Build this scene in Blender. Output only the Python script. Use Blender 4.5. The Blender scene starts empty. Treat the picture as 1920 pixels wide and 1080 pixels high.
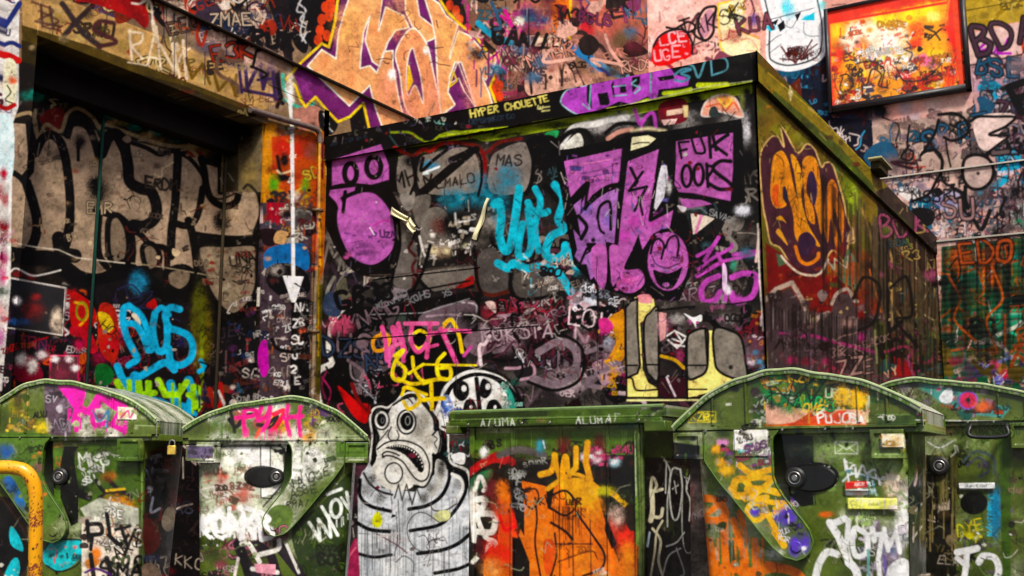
import bpy, bmesh, math, random
import numpy as np
from mathutils import Vector, Matrix
R = math.radians
# ---------------------------------------------------------------- camera, sky, sun, exposure
sc = bpy.context.scene
C = sc.collection
F = 2036.0                                   # focal length in units of a 1920 wide picture
PITCH, YAW, EYE = R(9.48), R(30.5), 0.95
cam = bpy.data.cameras.new('camera'); cam.sensor_width = 36.0; cam.lens = 36.0*F/1920; cam.clip_end = 500; cam.clip_start = .05
camo = bpy.data.objects.new('camera', cam); C.objects.link(camo)
camo.location = (0, 0, EYE); camo.rotation_euler = (math.pi/2+PITCH, 0, YAW)
sc.camera = camo
w = bpy.data.worlds.new('World'); sc.world = w; w.use_nodes = True
nt = w.node_tree; nt.nodes.clear()
sky = nt.nodes.new('ShaderNodeTexSky'); sky.sky_type = 'NISHITA'; sky.sun_disc = False
SUN_EL, SUN_AZ = R(50), R(136)               # azimuth clockwise from +Y: the light comes from behind the camera, from the right
sky.sun_elevation = SUN_EL; sky.sun_rotation = SUN_AZ; sky.dust_density = 3.0; sky.ozone_density = .6
bg = nt.nodes.new('ShaderNodeBackground'); bg.inputs[1].default_value = .11
wo = nt.nodes.new('ShaderNodeOutputWorld')
nt.links.new(sky.outputs[0], bg.inputs[0]); nt.links.new(bg.outputs[0], wo.inputs[0])
sl = bpy.data.lights.new('sun', 'SUN'); sl.energy = 3.1; sl.angle = R(8); sl.color = (1, .95, .87)
so = bpy.data.objects.new('sun', sl); C.objects.link(so)
sd = Vector((math.sin(SUN_AZ)*math.cos(SUN_EL), math.cos(SUN_AZ)*math.cos(SUN_EL), math.sin(SUN_EL)))
so.rotation_euler = sd.to_track_quat('Z', 'Y').to_euler(); so.location = (3, -6, 12)
vs = sc.view_settings; vs.view_transform = 'Standard'; vs.look = 'None'; vs.gamma = 1; vs.use_curve_mapping = False
vs.exposure = 0.6

# ---------------------------------------------------------------- geometry of the tracing: paint sheets are mapped on the walls
FW = np.array([-math.sin(YAW)*math.cos(PITCH), math.cos(YAW)*math.cos(PITCH), math.sin(PITCH)])
RT = np.array([math.cos(YAW), math.sin(YAW), 0.0]); UP = np.cross(RT, FW); EYEP = np.array([0, 0, EYE])
def ray(x, y): return FW + RT*(x-960)/F + UP*(540-y)/F
def hitX(x, y, X): d = ray(x, y); return EYEP + d*(X/d[0])
def hitY(x, y, Y): d = ray(x, y); return EYEP + d*(Y/d[1])
def sheet(P):                                # world points -> sheet units
    d = P - EYEP; z = d @ FW
    z = np.where(z < .3, .3, z)
    return 960 + F*(d @ RT)/z, 540 - F*(d @ UP)/z

# ---------------------------------------------------------------- paint engine: strokes, fills, sprays on numpy sheets
rng = np.random.default_rng(7); random.seed(7)
SC = 0.8; X0, Y0, X1, Y1 = -320, -260, 2260, 1360
CW, CH = int((X1-X0)*SC), int((Y1-Y0)*SC)
def lin(c):
    c = np.asarray(c, float); return np.where(c <= .04045, c/12.92, ((c+.055)/1.055)**2.4)
def hexc(s):
    if len(s) == 3: s = ''.join(ch*2 for ch in s)
    return lin([int(s[i:i+2], 16)/255 for i in (0, 2, 4)])
def noise(w_, h_, cell):
    gw, gh = int(w_/cell)+3, int(h_/cell)+3
    g = rng.random((gh, gw)); x = np.arange(w_)/cell; y = np.arange(h_)/cell
    xi = x.astype(int); yi = y.astype(int); fx = x-xi; fy = y-yi
    fx = fx*fx*(3-2*fx); fy = (fy*fy*(3-2*fy))[:, None]
    a = g[yi][:, xi]*(1-fx)+g[yi][:, xi+1]*fx; b = g[yi+1][:, xi]*(1-fx)+g[yi+1][:, xi+1]*fx
    return a*(1-fy)+b*fy
N0 = noise(CW, CH, 1.6); N1 = noise(CW, CH, 3.6); N2 = noise(CW, CH, 11); N3 = noise(CW, CH, 38); N4 = noise(CW, CH, 110); NS = rng.random((CH, CW))
def vstreak(cell, ln): n = noise(CW, int(CH/ln)+2, cell); yi = np.clip((np.arange(CH)/ln).astype(int), 0, n.shape[0]-1); return n[yi]
GL = {'A': '04 26 44|13 33', 'A': '00 26 40|12 32', 'B': '00 06 26 35 24 03|23 32 31 20 00', 'C': '45 36 16 05 01 10 30 41', 'D': '00 06 26 44 42 20 00',
 'E': '46 06 00 40|03 33', 'F': '00 06 46|03 33', 'G': '45 36 16 05 01 10 30 42 22', 'H': '00 06|40 46|03 43', 'I': '20 26', 'J': '46 41 30 10 01',
 'K': '00 06|46 03 40', 'L': '06 00 40', 'M': '00 06 23 46 40', 'N': '00 06 40 46', 'O': '20 01 05 26 45 41 20', 'P': '00 06 36 45 34 03',
 'Q': '20 01 05 26 45 41 20|22 40', 'R': '00 06 36 45 34 03|13 40', 'S': '45 36 16 05 04 33 42 41 30 10 01', 'T': '06 46|26 20', 'U': '06 01 10 30 41 46',
 'V': '06 20 46', 'W': '06 10 24 30 46', 'X': '00 46|06 40', 'Y': '06 23 46|23 20', 'Z': '06 46 00 40', '0': '20 01 05 26 45 41 20', '1': '15 26 20',
 '2': '05 26 45 43 00 40', '3': '05 26 45 33 41 20 01', '4': '30 36 02 42', '5': '46 06 04 34 42 30 00', '6': '36 04 01 20 41 33 02', '7': '06 46 10',
 '8': '23 05 26 45 23 01 20 41 23', '9': '43 23 05 26 45 40', '!': '26 22|20 21', '/': '00 46', '-': '03 43', '<': '46 03 40', '*': '13 33|22 24|11 35|15 31', '.': '20 21'}
def catmull(P, closed, k=6):
    P = np.asarray(P, float); n = len(P)
    if n < 3: return P
    Q = np.vstack([P[-1], P, P[0], P[1]]) if closed else np.vstack([2*P[0]-P[1], P, 2*P[-1]-P[-2]])
    t = np.linspace(0, 1, k, endpoint=False)[:, None]; out = []
    m = n if closed else n-1
    for i in range(m):
        a, b, c, d = Q[i], Q[i+1], Q[i+2], Q[i+3]
        out.append(.5*((2*b)+(c-a)*t+(2*a-5*b+4*c-d)*t*t+(-a+3*b-3*c+d)*t**3))
    if not closed: out.append(P[-1:])
    return np.vstack(out)
class Sheet:
    def __init__(s, base):
        s.a = np.empty((CH, CW, 3)); s.a[:] = hexc(base); s.soft = 1.3; s.al = 1.0; s.o = (0, 0, 1.0)
    def box(s, x0, y0, x1, y1):
        return max(0, int(x0)), max(0, int(y0)), min(CW, int(x1)+2), min(CH, int(y1)+2)
    def comp(s, cov, bx, col):
        x0, y0, x1, y1 = bx; n = N1[y0:y1, x0:x1]; m = N2[y0:y1, x0:x1]
        cov = np.clip(cov*s.al, 0, 1)*(.93+.07*(n > .2))
        c = col*(.84+.20*m+.12*n)[..., None]
        r = s.a[y0:y1, x0:x1]; r += (c-r)*cov[..., None]
    def stroke(s, col, w, P, soft=None):
        P = (np.asarray(P, float)-[X0, Y0])*SC; w = max(w*SC, .55); so = (soft or s.soft)*SC*1.2; so = max(so, .7)
        if len(P) == 1: P = np.vstack([P, P+.01])
        pad = w/2+so+1
        lo = P.min(0)-pad; hi = P.max(0)+pad; bx = s.box(lo[0], lo[1], hi[0], hi[1])
        if bx[2] <= bx[0] or bx[3] <= bx[1]: return
        D = np.full((bx[3]-bx[1], bx[2]-bx[0]), 1e9)
        for i in range(len(P)-1):
            a, b = P[i], P[i+1]; l = np.minimum(a, b)-pad; h = np.maximum(a, b)+pad
            sx0, sy0, sx1, sy1 = max(bx[0], int(l[0])), max(bx[1], int(l[1])), min(bx[2], int(h[0])+2), min(bx[3], int(h[1])+2)
            if sx1 <= sx0 or sy1 <= sy0: continue
            X = np.arange(sx0, sx1)-a[0]; Y = (np.arange(sy0, sy1)-a[1])[:, None]; v = b-a; L = v @ v+1e-9
            t = np.clip((X*v[0]+Y*v[1])/L, 0, 1); d = np.hypot(X-t*v[0], Y-t*v[1])
            r = D[sy0-bx[1]:sy1-bx[1], sx0-bx[0]:sx1-bx[0]]; np.minimum(r, d, out=r)
        s.comp(np.clip((w/2-D)/so+.5, 0, 1), bx, col)
    def fill(s, col, P):
        P = (np.asarray(P, float)-[X0, Y0])*SC; lo = P.min(0)-2; hi = P.max(0)+2; bx = s.box(lo[0], lo[1], hi[0], hi[1])
        if bx[2] <= bx[0] or bx[3] <= bx[1]: return
        cov = 0; Q = np.roll(P, -1, 0)
        for ox, oy in ((-.25, -.2), (.25, .2), (-.2, .3), (.3, -.25)):
            X = np.arange(bx[0], bx[2])+ox; Y = np.arange(bx[1], bx[3])+oy; ins = np.zeros((len(Y), len(X)), bool)
            for (ax, ay), (bx_, by_) in zip(P, Q):
                if ay == by_: continue
                rows = np.nonzero((Y >= min(ay, by_)) & (Y < max(ay, by_)))[0]
                if not len(rows): continue
                xc = ax+(Y[rows]-ay)*(bx_-ax)/(by_-ay); ins[rows] ^= X[None, :] < xc[:, None]
            cov = cov+ins*.25
        s.comp(cov, bx, col)
    def blob(s, col, rx, ry, al, x, y):
        x = (x-X0)*SC; y = (y-Y0)*SC; rx *= SC; ry *= SC; bx = s.box(x-2.2*rx, y-2.2*ry, x+2.2*rx, y+2.2*ry)
        if bx[2] <= bx[0] or bx[3] <= bx[1]: return
        X = (np.arange(bx[0], bx[2])-x)/rx; Y = ((np.arange(bx[1], bx[3])-y)/ry)[:, None]
        q = al*np.exp(-1.1*(X*X+Y*Y)**1.6)*(.6+.8*N2[bx[1]:bx[3], bx[0]:bx[2]])
        g = NS[bx[1]:bx[3], bx[0]:bx[2]]*.75+N1[bx[1]:bx[3], bx[0]:bx[2]]*.5-.6
        s.comp(np.clip(q+g*2.6*np.clip(q, 0, 1)*(1.05-np.clip(q, 0, 1)), 0, 1), bx, col)     # droplets at the rim of the spray
    def text(s, col, h, w, x, y, rot, txt):
        u = h/6.0; cx = 0; ca, sa = math.cos(R(rot)), math.sin(R(rot))
        for ch in txt:
            gs = random.uniform(.86, 1.16); gr = random.gauss(0, .12); gy = random.gauss(0, .25)*u; gw = random.uniform(.75, 1.2)
            if ch != '_' and ch in GL:
                for st in GL[ch].split('|'):
                    P = [(cx+(int(q[0])*.95*gs-int(q[1])*gr+random.uniform(-.2, .2))*u, gy-(int(q[1])*gs*u+random.uniform(-.25, .25)*u)) for q in st.split()]
                    P = catmull(P, False, 3) if len(P) > 3 and ch in 'BCDGJOQSU023568P9' else np.array(P)
                    s.stroke(col, w*gw, [(x+px*ca-py*sa, y+px*sa+py*ca) for px, py in P])
            cx += (2.4 if ch in 'I1!.' else 1.0 if ch == '_' else 5.3)*u
    def mess(s, n, size, pal, x0, y0, x1, y1):
        for i in range(n):
            col = hexc(random.choice(pal))*random.uniform(.75, 1.1); x = random.uniform(x0, x1); y = random.uniform(y0, y1); k = random.random(); z = size*random.uniform(.4, 1.3)
            if k < .08:
                a = random.uniform(0, 6.3); q = [(x+z*random.uniform(.5, 1)*math.cos(a+j*1.05), y+z*random.uniform(.4, .9)*math.sin(a+j*1.05)) for j in range(6)]
                s.fill(col, catmull(q, True, 4))
            elif k < .22:                       # outlined letters, older layer
                st = random.getstate(); tx = ''.join(random.choice('ABDEGKMORSUZ38') for _ in range(random.randint(2, 4))); hh = z*random.uniform(.8, 1.5); ro = random.uniform(-20, 12)
                s2 = random.getstate(); s.text(hexc('100c0c'), hh, max(3.2, hh*.30), x, y, ro, tx); random.setstate(s2); s.text(col, hh, max(1.6, hh*.15), x, y, ro, tx)
            elif k < .5:
                q = [(x, y)]
                for j in range(random.randint(3, 6)): q.append((q[-1][0]+random.gauss(.15, .55)*z, q[-1][1]+random.gauss(0, .7)*z))
                s.stroke(col, random.uniform(.06, .28)*z, catmull(q, False, 4))
            elif k < .72:
                s.text(col, z*random.uniform(.5, 1.1), max(1.3, z*random.uniform(.05, .13)), x, y, random.uniform(-25, 15), ''.join(random.choice('AEGKLMNORSTVYZO3') for _ in range(random.randint(2, 5))))
            elif k < .86:
                s.stroke(col, random.uniform(1.5, 4), [(x, y), (x+random.uniform(-1, 1), y+z*random.uniform(.8, 2.5))])
            else: s.blob(col, z*.8, z*.6, .8, x, y)
    def micro(s, n, pal, x0, y0, x1, y1):     # scratches, specks and marker ticks
        cl = [(random.uniform(x0, x1), random.uniform(y0, y1), random.uniform(14, 70), random.choice(pal), random.random()) for _ in range(max(3, n//14))]
        for i in range(n):
            cx, cy, cs, cc, kk = random.choice(cl); x = random.gauss(cx, cs); y = random.gauss(cy, cs*.7); c = hexc(cc if random.random() < .7 else random.choice(pal)); k = kk if random.random() < .8 else random.random()
            if k < .45: a_ = random.gauss(1.57, .5); l = random.uniform(4, 26); s.stroke(c, random.uniform(.5, 1.6), [(x, y), (x+l*math.cos(a_), y+l*math.sin(a_))])
            elif k < .75: q = [(x, y)]; [q.append((q[-1][0]+random.gauss(3, 6), q[-1][1]+random.gauss(0, 7))) for _ in range(4)]; s.stroke(c, random.uniform(.6, 1.8), catmull(q, False, 3))
            else: r_ = random.uniform(1, 5); s.fill(c, [(x+r_*random.uniform(.5, 1.4)*math.cos(t), y+r_*random.uniform(.5, 1.4)*math.sin(t)) for t in (0, 1.2, 2.4, 3.7, 5)])
    def drips(s, col, n, w, ln, x0, y0, x1, y1):
        for i in range(n):
            t = random.random(); x = x0+(x1-x0)*t; y = y0+(y1-y0)*t; l = ln*random.uniform(.3, 1.2)
            s.stroke(col, w*random.uniform(.6, 1.1), [(x, y-3), (x+random.uniform(-1, 1), y+l)])
    def run(s, prog):
        for ln in prog.split('\n'):
            ln = ln.split('#')[0].strip()
            if not ln: continue
            for cmd in ln.split(';'):
                t = cmd.split()
                if not t: continue
                c = t[0]; ox, oy, k = s.o
                def pts(a): v = [float(q) for q in a]; return [(ox+v[i]/k, oy+v[i+1]/k) for i in range(0, len(v)-1, 2)]
                if c == '@': s.o = (float(t[1]), float(t[2]), float(t[3]))
                elif c == 'q': s.soft = float(t[1])
                elif c == 'a': s.al = float(t[1])
                elif c in 'fF': P = pts(t[2:]); s.fill(hexc(t[1]), catmull(P, True) if c == 'f' else P)
                elif c in 'sS': P = pts(t[3:]); s.stroke(hexc(t[1]), float(t[2])/k, catmull(P, False) if c == 's' else P)
                elif c in 'cC':
                    P = pts(t[3:]); P = catmull(P, True) if c == 'c' else np.array(P+P[:1]); P = np.vstack([P, P[:1]]); s.stroke(hexc(t[1]), float(t[2])/k, P)
                elif c in 'oO':
                    P = pts(t[4:]); P = catmull(P, True) if c == 'o' else np.array(P)
                    s.fill(hexc(t[1]), P); s.stroke(hexc(t[2]), float(t[3])/k, np.vstack([P, P[:1]]))
                elif c == 'b':
                    for x, y in pts(t[5:]): s.blob(hexc(t[1]), float(t[2])/k, float(t[3])/k, float(t[4]), x, y)
                elif c == 'e':                                   # ellipse ring or disc: e FILL|- OUT w rx ry x y
                    rx, ry = float(t[4])/k, float(t[5])/k
                    for x, y in pts(t[6:]):
                        P = np.array([(x+rx*math.cos(a), y+ry*math.sin(a)) for a in np.linspace(0, 2*math.pi, 25)])
                        if t[1] != '-': s.fill(hexc(t[1]), P[:-1])
                        if float(t[3]) > 0: s.stroke(hexc(t[2]), float(t[3])/k, P)
                elif c == 't': (x, y), = pts(t[4:6]); s.text(hexc(t[1]), float(t[2])/k, float(t[3])/k, x, y, float(t[6]), t[7])
                elif c == 'm': (xa, ya), (xb, yb) = pts(t[4:8]); s.mess(int(t[1]), float(t[2])/k, t[3].split(','), xa, ya, xb, yb)
                elif c == 'd': (xa, ya), (xb, yb) = pts(t[5:9]); s.drips(hexc(t[1]), int(t[2]), float(t[3])/k, float(t[4])/k, xa, ya, xb, yb)
    def tone(s, p=.22, sat=1.22):             # richer pigments
        l = (s.a @ [.3, .59, .11])[..., None]; q = l+(s.a-l)*sat; s.a = np.clip(q, .0012, .86); l = np.maximum((s.a @ [.3, .59, .11])[..., None], .001)
        s.a *= np.clip((l/.42)**p, .25, 1.12)
    def age(s, k=1.0):                        # worn, dusty, chipped paint: fine variation with its own shape
        g = (1-.16*k*(N3-.3))*(1-.12*k*(N4-.5))*(1-.22*k*np.clip(N1-.72, 0, 1)*3)
        g *= 1+.3*k*(N0-.5)+.3*k*(N1-.5)+.3*k*(N2-.55)+.25*k*(N3-.6)
        s.a *= g[..., None]
        chip = (np.clip((N1*.6+N2*.5-.86)*9, 0, 1)*np.clip((N3-.45)*3, 0, 1)*.38*k)[..., None]
        s.a += (hexc('8a7c6c')-s.a)*chip
        dk = (np.clip((.17-N2*.5-N1*.35)*9, 0, 1)*.5*k)[..., None]
        s.a += (hexc('141010')-s.a)*dk
    def at(s, P):
        x, y = sheet(P); x = np.clip((x-X0)*SC, 0, CW-1.01); y = np.clip((y-Y0)*SC, 0, CH-1.01)
        xi = x.astype(int); yi = y.astype(int); fx = (x-xi)[..., None]; fy = (y-yi)[..., None]; a = s.a
        return (a[yi, xi]*(1-fx)+a[yi, xi+1]*fx)*(1-fy)+(a[yi+1, xi]*(1-fx)+a[yi+1, xi+1]*fx)*fy
# ================================================================ painting of the sheets
S_L = Sheet('8f7458'); S_B = Sheet('dca294'); S_F = Sheet('262322'); S_S = Sheet('6a6420'); S_C = Sheet('5c6c2c'); S_P = Sheet('f4741c')
def mottle(S, cols, n, s0, s1, al, x0, y0, x1, y1):
    for i in range(n):
        s_ = random.uniform(s0, s1); S.blob(hexc(random.choice(cols)), s_, s_*random.uniform(.4, 1.3), al, random.uniform(x0, x1), random.uniform(y0, y1))
# ---------------------------------------------------------------- left wall
mottle(S_L, ['a58a70', '6a5648', 'b89878', '7a5a50', '4a4048'], 160, 12, 50, .5, -200, -200, 620, 200)
mottle(S_L, ['b07868', '8a5a4a', 'c89880', '5a3a3a', '7a6a70'], 160, 12, 50, .5, 840, -200, 1280, 240)
S_L.run('''
m 60 34 7a2018,3a2a3a,c8a080,2a1a20,b05030,5a4a70 60 -150 560 60
m 90 26 8a3a4a,2a1a1a,c89a90,3a6a8a,6a2a2a,d0b0a0,4a3a38,b84a6a 860 -150 1050 230
@ 0 0 3
F bc9664 120 0 380 0 900 200 1470 440 1600 560 1440 640 1000 470 600 290 130 150
q 5
b 8a7440 60 40 .6 300 100 700 260 1000 360 1250 470
b b8a06a 50 40 .6 450 200 900 330 1150 440
q 1.2
m 36 60 7a6a3a,4a3a28,c0a878,5a4a30,8a3020 140 20 1350 520
F 57451a 120 140 500 255 1000 440 1400 595 1450 650 1000 500 130 300
F 3d3013 120 225 600 370 1000 470 1440 640 1440 700 120 400
q 3
f b02c20 420 0 560 -30 760 -20 830 60 830 150 780 120 640 60 520 20
f a02818 690 20 800 60 820 160 760 110
S 3f3030 34 350 20 470 190 560 260; S 3f3030 30 500 50 430 120 360 200; s 5a3030 26 640 130 560 120 530 170 620 210 650 240 560 260
s 6a4038 12 220 60 330 120 250 150 340 170; s 6a4038 12 180 10 300 60 220 110
S 5a3c34 16 230 30 240 150; S 5a3c34 16 280 40 300 160; S 5a3c34 14 200 120 340 150
q 2
S dcc6a8 15 728 170 742 335; s dcc6a8 13 735 180 800 190 790 240 745 260 800 330; S dcc6a8 12 830 360 880 150 905 390; S dcc6a8 12 830 320 900 330; S dcc6a8 16 900 250 990 410 960 200 1010 430; S dcc6a8 18 1030 230 1050 440
S c8b498 24 860 120 880 230; S c8b498 24 960 130 1000 280; S c8b498 9 720 350 840 370
S 7a5a20 18 1050 330 1080 440 1140 360 1180 470; S 7a5a20 18 1200 400 1230 510 1290 440 1330 540; S 7a5a20 14 1330 420 1320 540
b 4a4866 80 60 .8 1180 260; b 5a5068 60 50 .7 1290 330; b c8a890 60 60 .6 1400 440 1550 560
S 432a5c 20 1310 290 1370 340 1480 360; S 432a5c 18 1340 340 1360 520; S 432a5c 22 1380 360 1390 500 1460 350 1480 490; S 432a5c 22 1480 500 1530 330 1550 560; S 432a5c 16 1450 450 1560 440; S 432a5c 20 1360 505 1540 540; S 432a5c 12 1570 400 1560 560
s 1c1826 26 1560 420 1570 500 1590 580
b c8a098 150 70 .8 1100 50; b b89484 160 90 .8 1300 180 1500 300; b d0aa98 90 70 .7 1400 300
m 14 70 5a4a68,2a2830,e0d0c0,8a6a6a 860 -80 1340 140
f 39405a 1120 -10 1210 20 1260 90 1220 150 1150 170 1090 110; s e8e0d8 14 1220 110 1290 150 1330 200; s 20222a 26 1230 90 1300 110 1340 190
e c9a79c 3d2148 14 70 100 1440 112
t 3d2148 50 11 1392 160 -50 CHAX
F 3a2a22 1450 120 1530 150 1560 260 1500 240; S 4a3a2c 20 1380 170 1470 240 1560 290
F 241a1c 1480 -60 1620 -60 1640 180 1650 380 1600 330 1560 160
f 141214 1640 -80 1790 -80 1800 60 1750 180 1720 300 1650 240 1630 100
s cfcac8 9 1680 20 1720 60 1690 110 1730 150 1700 230; s cfcac8 8 1700 -20 1670 60 1710 80 1690 180 1720 240; s cfcac8 7 1660 130 1740 170 1690 200
F 141112 1800 -60 1900 -60 1870 120 1840 240 1750 300 1760 180
e d8503a x 0 22 30 1850 10 1870 60 1830 100 1850 150 1800 200 1820 240 1885 30
s 59b49a 20 1590 420 1600 500 1640 560; s 59b49a 20 1600 560 1700 610 1760 580 1740 640
f b88070 1650 620 1790 600 1800 700 1720 740 1660 720; f 100e10 1800 620 1900 690 1860 760 1800 720; S ddd8d0 7 1820 640 1850 700; S ddd8d0 7 1830 700 1870 740
S 140f10 22 1580 540 1560 600
''')
# the big orange lettering over the ledge
S_L.run('''
@ 560 0 3
q 1.6
F 15100f 90 -60 260 -60 240 160 150 300 60 260 40 150
e d8523c x 0 24 32 150 40 180 10 130 110 170 90 120 170 160 200 110 225 185 45
F 14100f 780 -60 900 -60 960 140 1120 290 1140 420 1120 620 960 640 820 660 820 200
e d8523c x 0 22 30 850 30 905 110 950 160 990 230 1040 285 885 60 1110 440 1095 520 1130 540 1090 470 1130 480
F 15100f 280 620 440 560 440 760 300 760
F 7c2c70 230 -60 780 -60 835 70 905 135 1000 210 1080 318 1115 296 1140 352 1075 490 1130 640 900 640 700 700 520 740 400 740 365 580 290 650 220 685 150 610 95 545 40 600 0 480 -30 420 20 350 130 245 170 265 205 120
S e8c42c 14 225 -40 205 120 170 265 130 245 15 350 -70 445 -20 480 10 560 38 600 95 545 150 610 220 685 290 655 365 580 400 740
S e8c42c 14 760 -60 835 65 905 135 1000 210 1080 318 1115 296 1138 352 1075 490 1125 620
S 2a1420 8 240 -40 220 130 180 285 132 262 30 360
b a84aa0 40 60 .7 40 470; b a84aa0 30 80 .6 380 230 720 330 660 400; b b03a5a 30 40 .7 560 190
O f2a878 fae8d4 8 300 -60 480 -60 450 170 490 40 590 90 620 155 545 170 500 240 455 375 415 345 375 230 400 90 365 180 350 300 345 385 400 370 440 410 480 290 530 285 530 370 560 540 600 700 480 740 430 600 400 480 340 540 285 595 60 380 50 372 130 280 210 330 225 180 260 60
O f2a878 fae8d4 7 600 -60 655 -60 680 90 770 160 775 210 720 235 640 150 600 60
o ee9e74 fae8d4 8 545 300 600 190 650 160 700 210 730 280 760 420 790 560 800 650 680 680 600 600 570 420
o 7c2c70 f0dcc8 6 640 270 615 330 605 480 620 540 655 480 700 580 690 450 660 330
O f2a878 fae8d4 8 700 -40 790 20 830 90 895 140 860 260 850 330 880 230 900 175 960 200 1040 290 1115 325 1095 390 1050 450 1030 430 1070 520 1100 620 1000 620 960 480 915 350 880 350 850 430 840 520 880 590 800 650 780 430 770 220 750 120
O 7c2c70 f0dcc8 6 895 345 930 440 1000 610 930 510 900 440 850 470
F 7c2c70 890 570 940 620 860 640; F f0b04a 620 360 610 520 640 460; C e8c42c 7 620 370 610 515 640 460; C e8c42c 8 870 400 848 490 890 455
F 7c2c70 480 -60 500 -20 450 160 470 20
q 6
b f4b070 90 120 .5 280 150; b f4b070 70 120 .5 560 90 860 200; b e09078 60 150 .6 500 520 620 620 760 560 980 480; b eab088 50 60 .5 1060 350
b fff4e8 22 30 .9 525 420; b fff4e8 16 22 .9 715 285
b c87a50 30 50 .35 300 450 150 350 420 160
q 1.4
S 20181a 6 60 390 180 450 340 530 450 590 640 660
# wall right of it
q 4
b c87060 260 160 .9 1700 60 1500 60; b b85a50 140 120 .8 1860 200
q 2
m 60 50 8a3a4a,2a1a1a,c89a90,3a8aa0,6a2a2a,d0b0a0,e03a9a,c04a8a 950 -20 1300 420
F f07a18 1410 -60 1530 -60 1530 210 1430 190; S ecc01c 16 1530 -40 1522 215; F 8a2a30 1450 20 1510 30 1505 110 1460 120; F d8d0c8 1465 115 1510 135 1500 240 1462 220; t 202020 50 7 1468 215 -80 COX
S e8369a 22 1160 60 1220 190 1250 250; S e8369a 16 1140 90 1230 160; S e8369a 14 1240 140 1180 200; S e84a9a 10 1100 130 1260 230
s 3a98b4 34 1010 130 1080 190 1190 240; b d8d8c8 30 30 .9 1240 120; b 2a3470 60 30 .8 1300 70 1360 110
q 5
b d8283a 60 50 .9 1600 110; b d8283a 40 40 .9 1630 170; S d03040 14 1540 60 1640 150; S d03040 12 1600 60 1600 190; S d03040 12 1550 150 1660 110
b 6a6a40 60 60 .9 1850 210; b 5a5a3a 40 50 .8 1800 230
q 2
o cda18e 2a1c1a 10 1290 540 1285 330 1325 225 1420 200 1500 250 1560 380 1590 520
s e8c8b0 40 1300 330 1330 240 1410 215 1480 270
s 2a1c1a 16 1310 520 1300 380 1335 290 1400 270 1450 330 1480 420 1480 480; s 2a1c1a 12 1390 500 1390 420; s 2a1c1a 12 1480 420 1500 350 1540 400 1560 460
m 14 18 7a4a30,3a2018 1330 200 1480 280
s 241a1c 26 1550 180 1610 190 1640 260 1640 330; s 241a1c 24 1640 250 1700 260 1740 340 1740 420; s 241a1c 24 1740 370 1800 330 1850 380 1880 430
b 9a6a60 40 60 .6 1580 260 1690 340
s 3580b8 50 1540 270 1620 320 1700 380; s 5a90b0 40 1660 350 1750 400 1840 430; s 2a3a8a 20 1690 380 1750 420
b 3a3830 60 40 .8 1870 360 1780 400
m 30 28 5a3a3a,a87868,2a2020,6a7a8a,8a4038 1130 360 1900 520
''')
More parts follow.
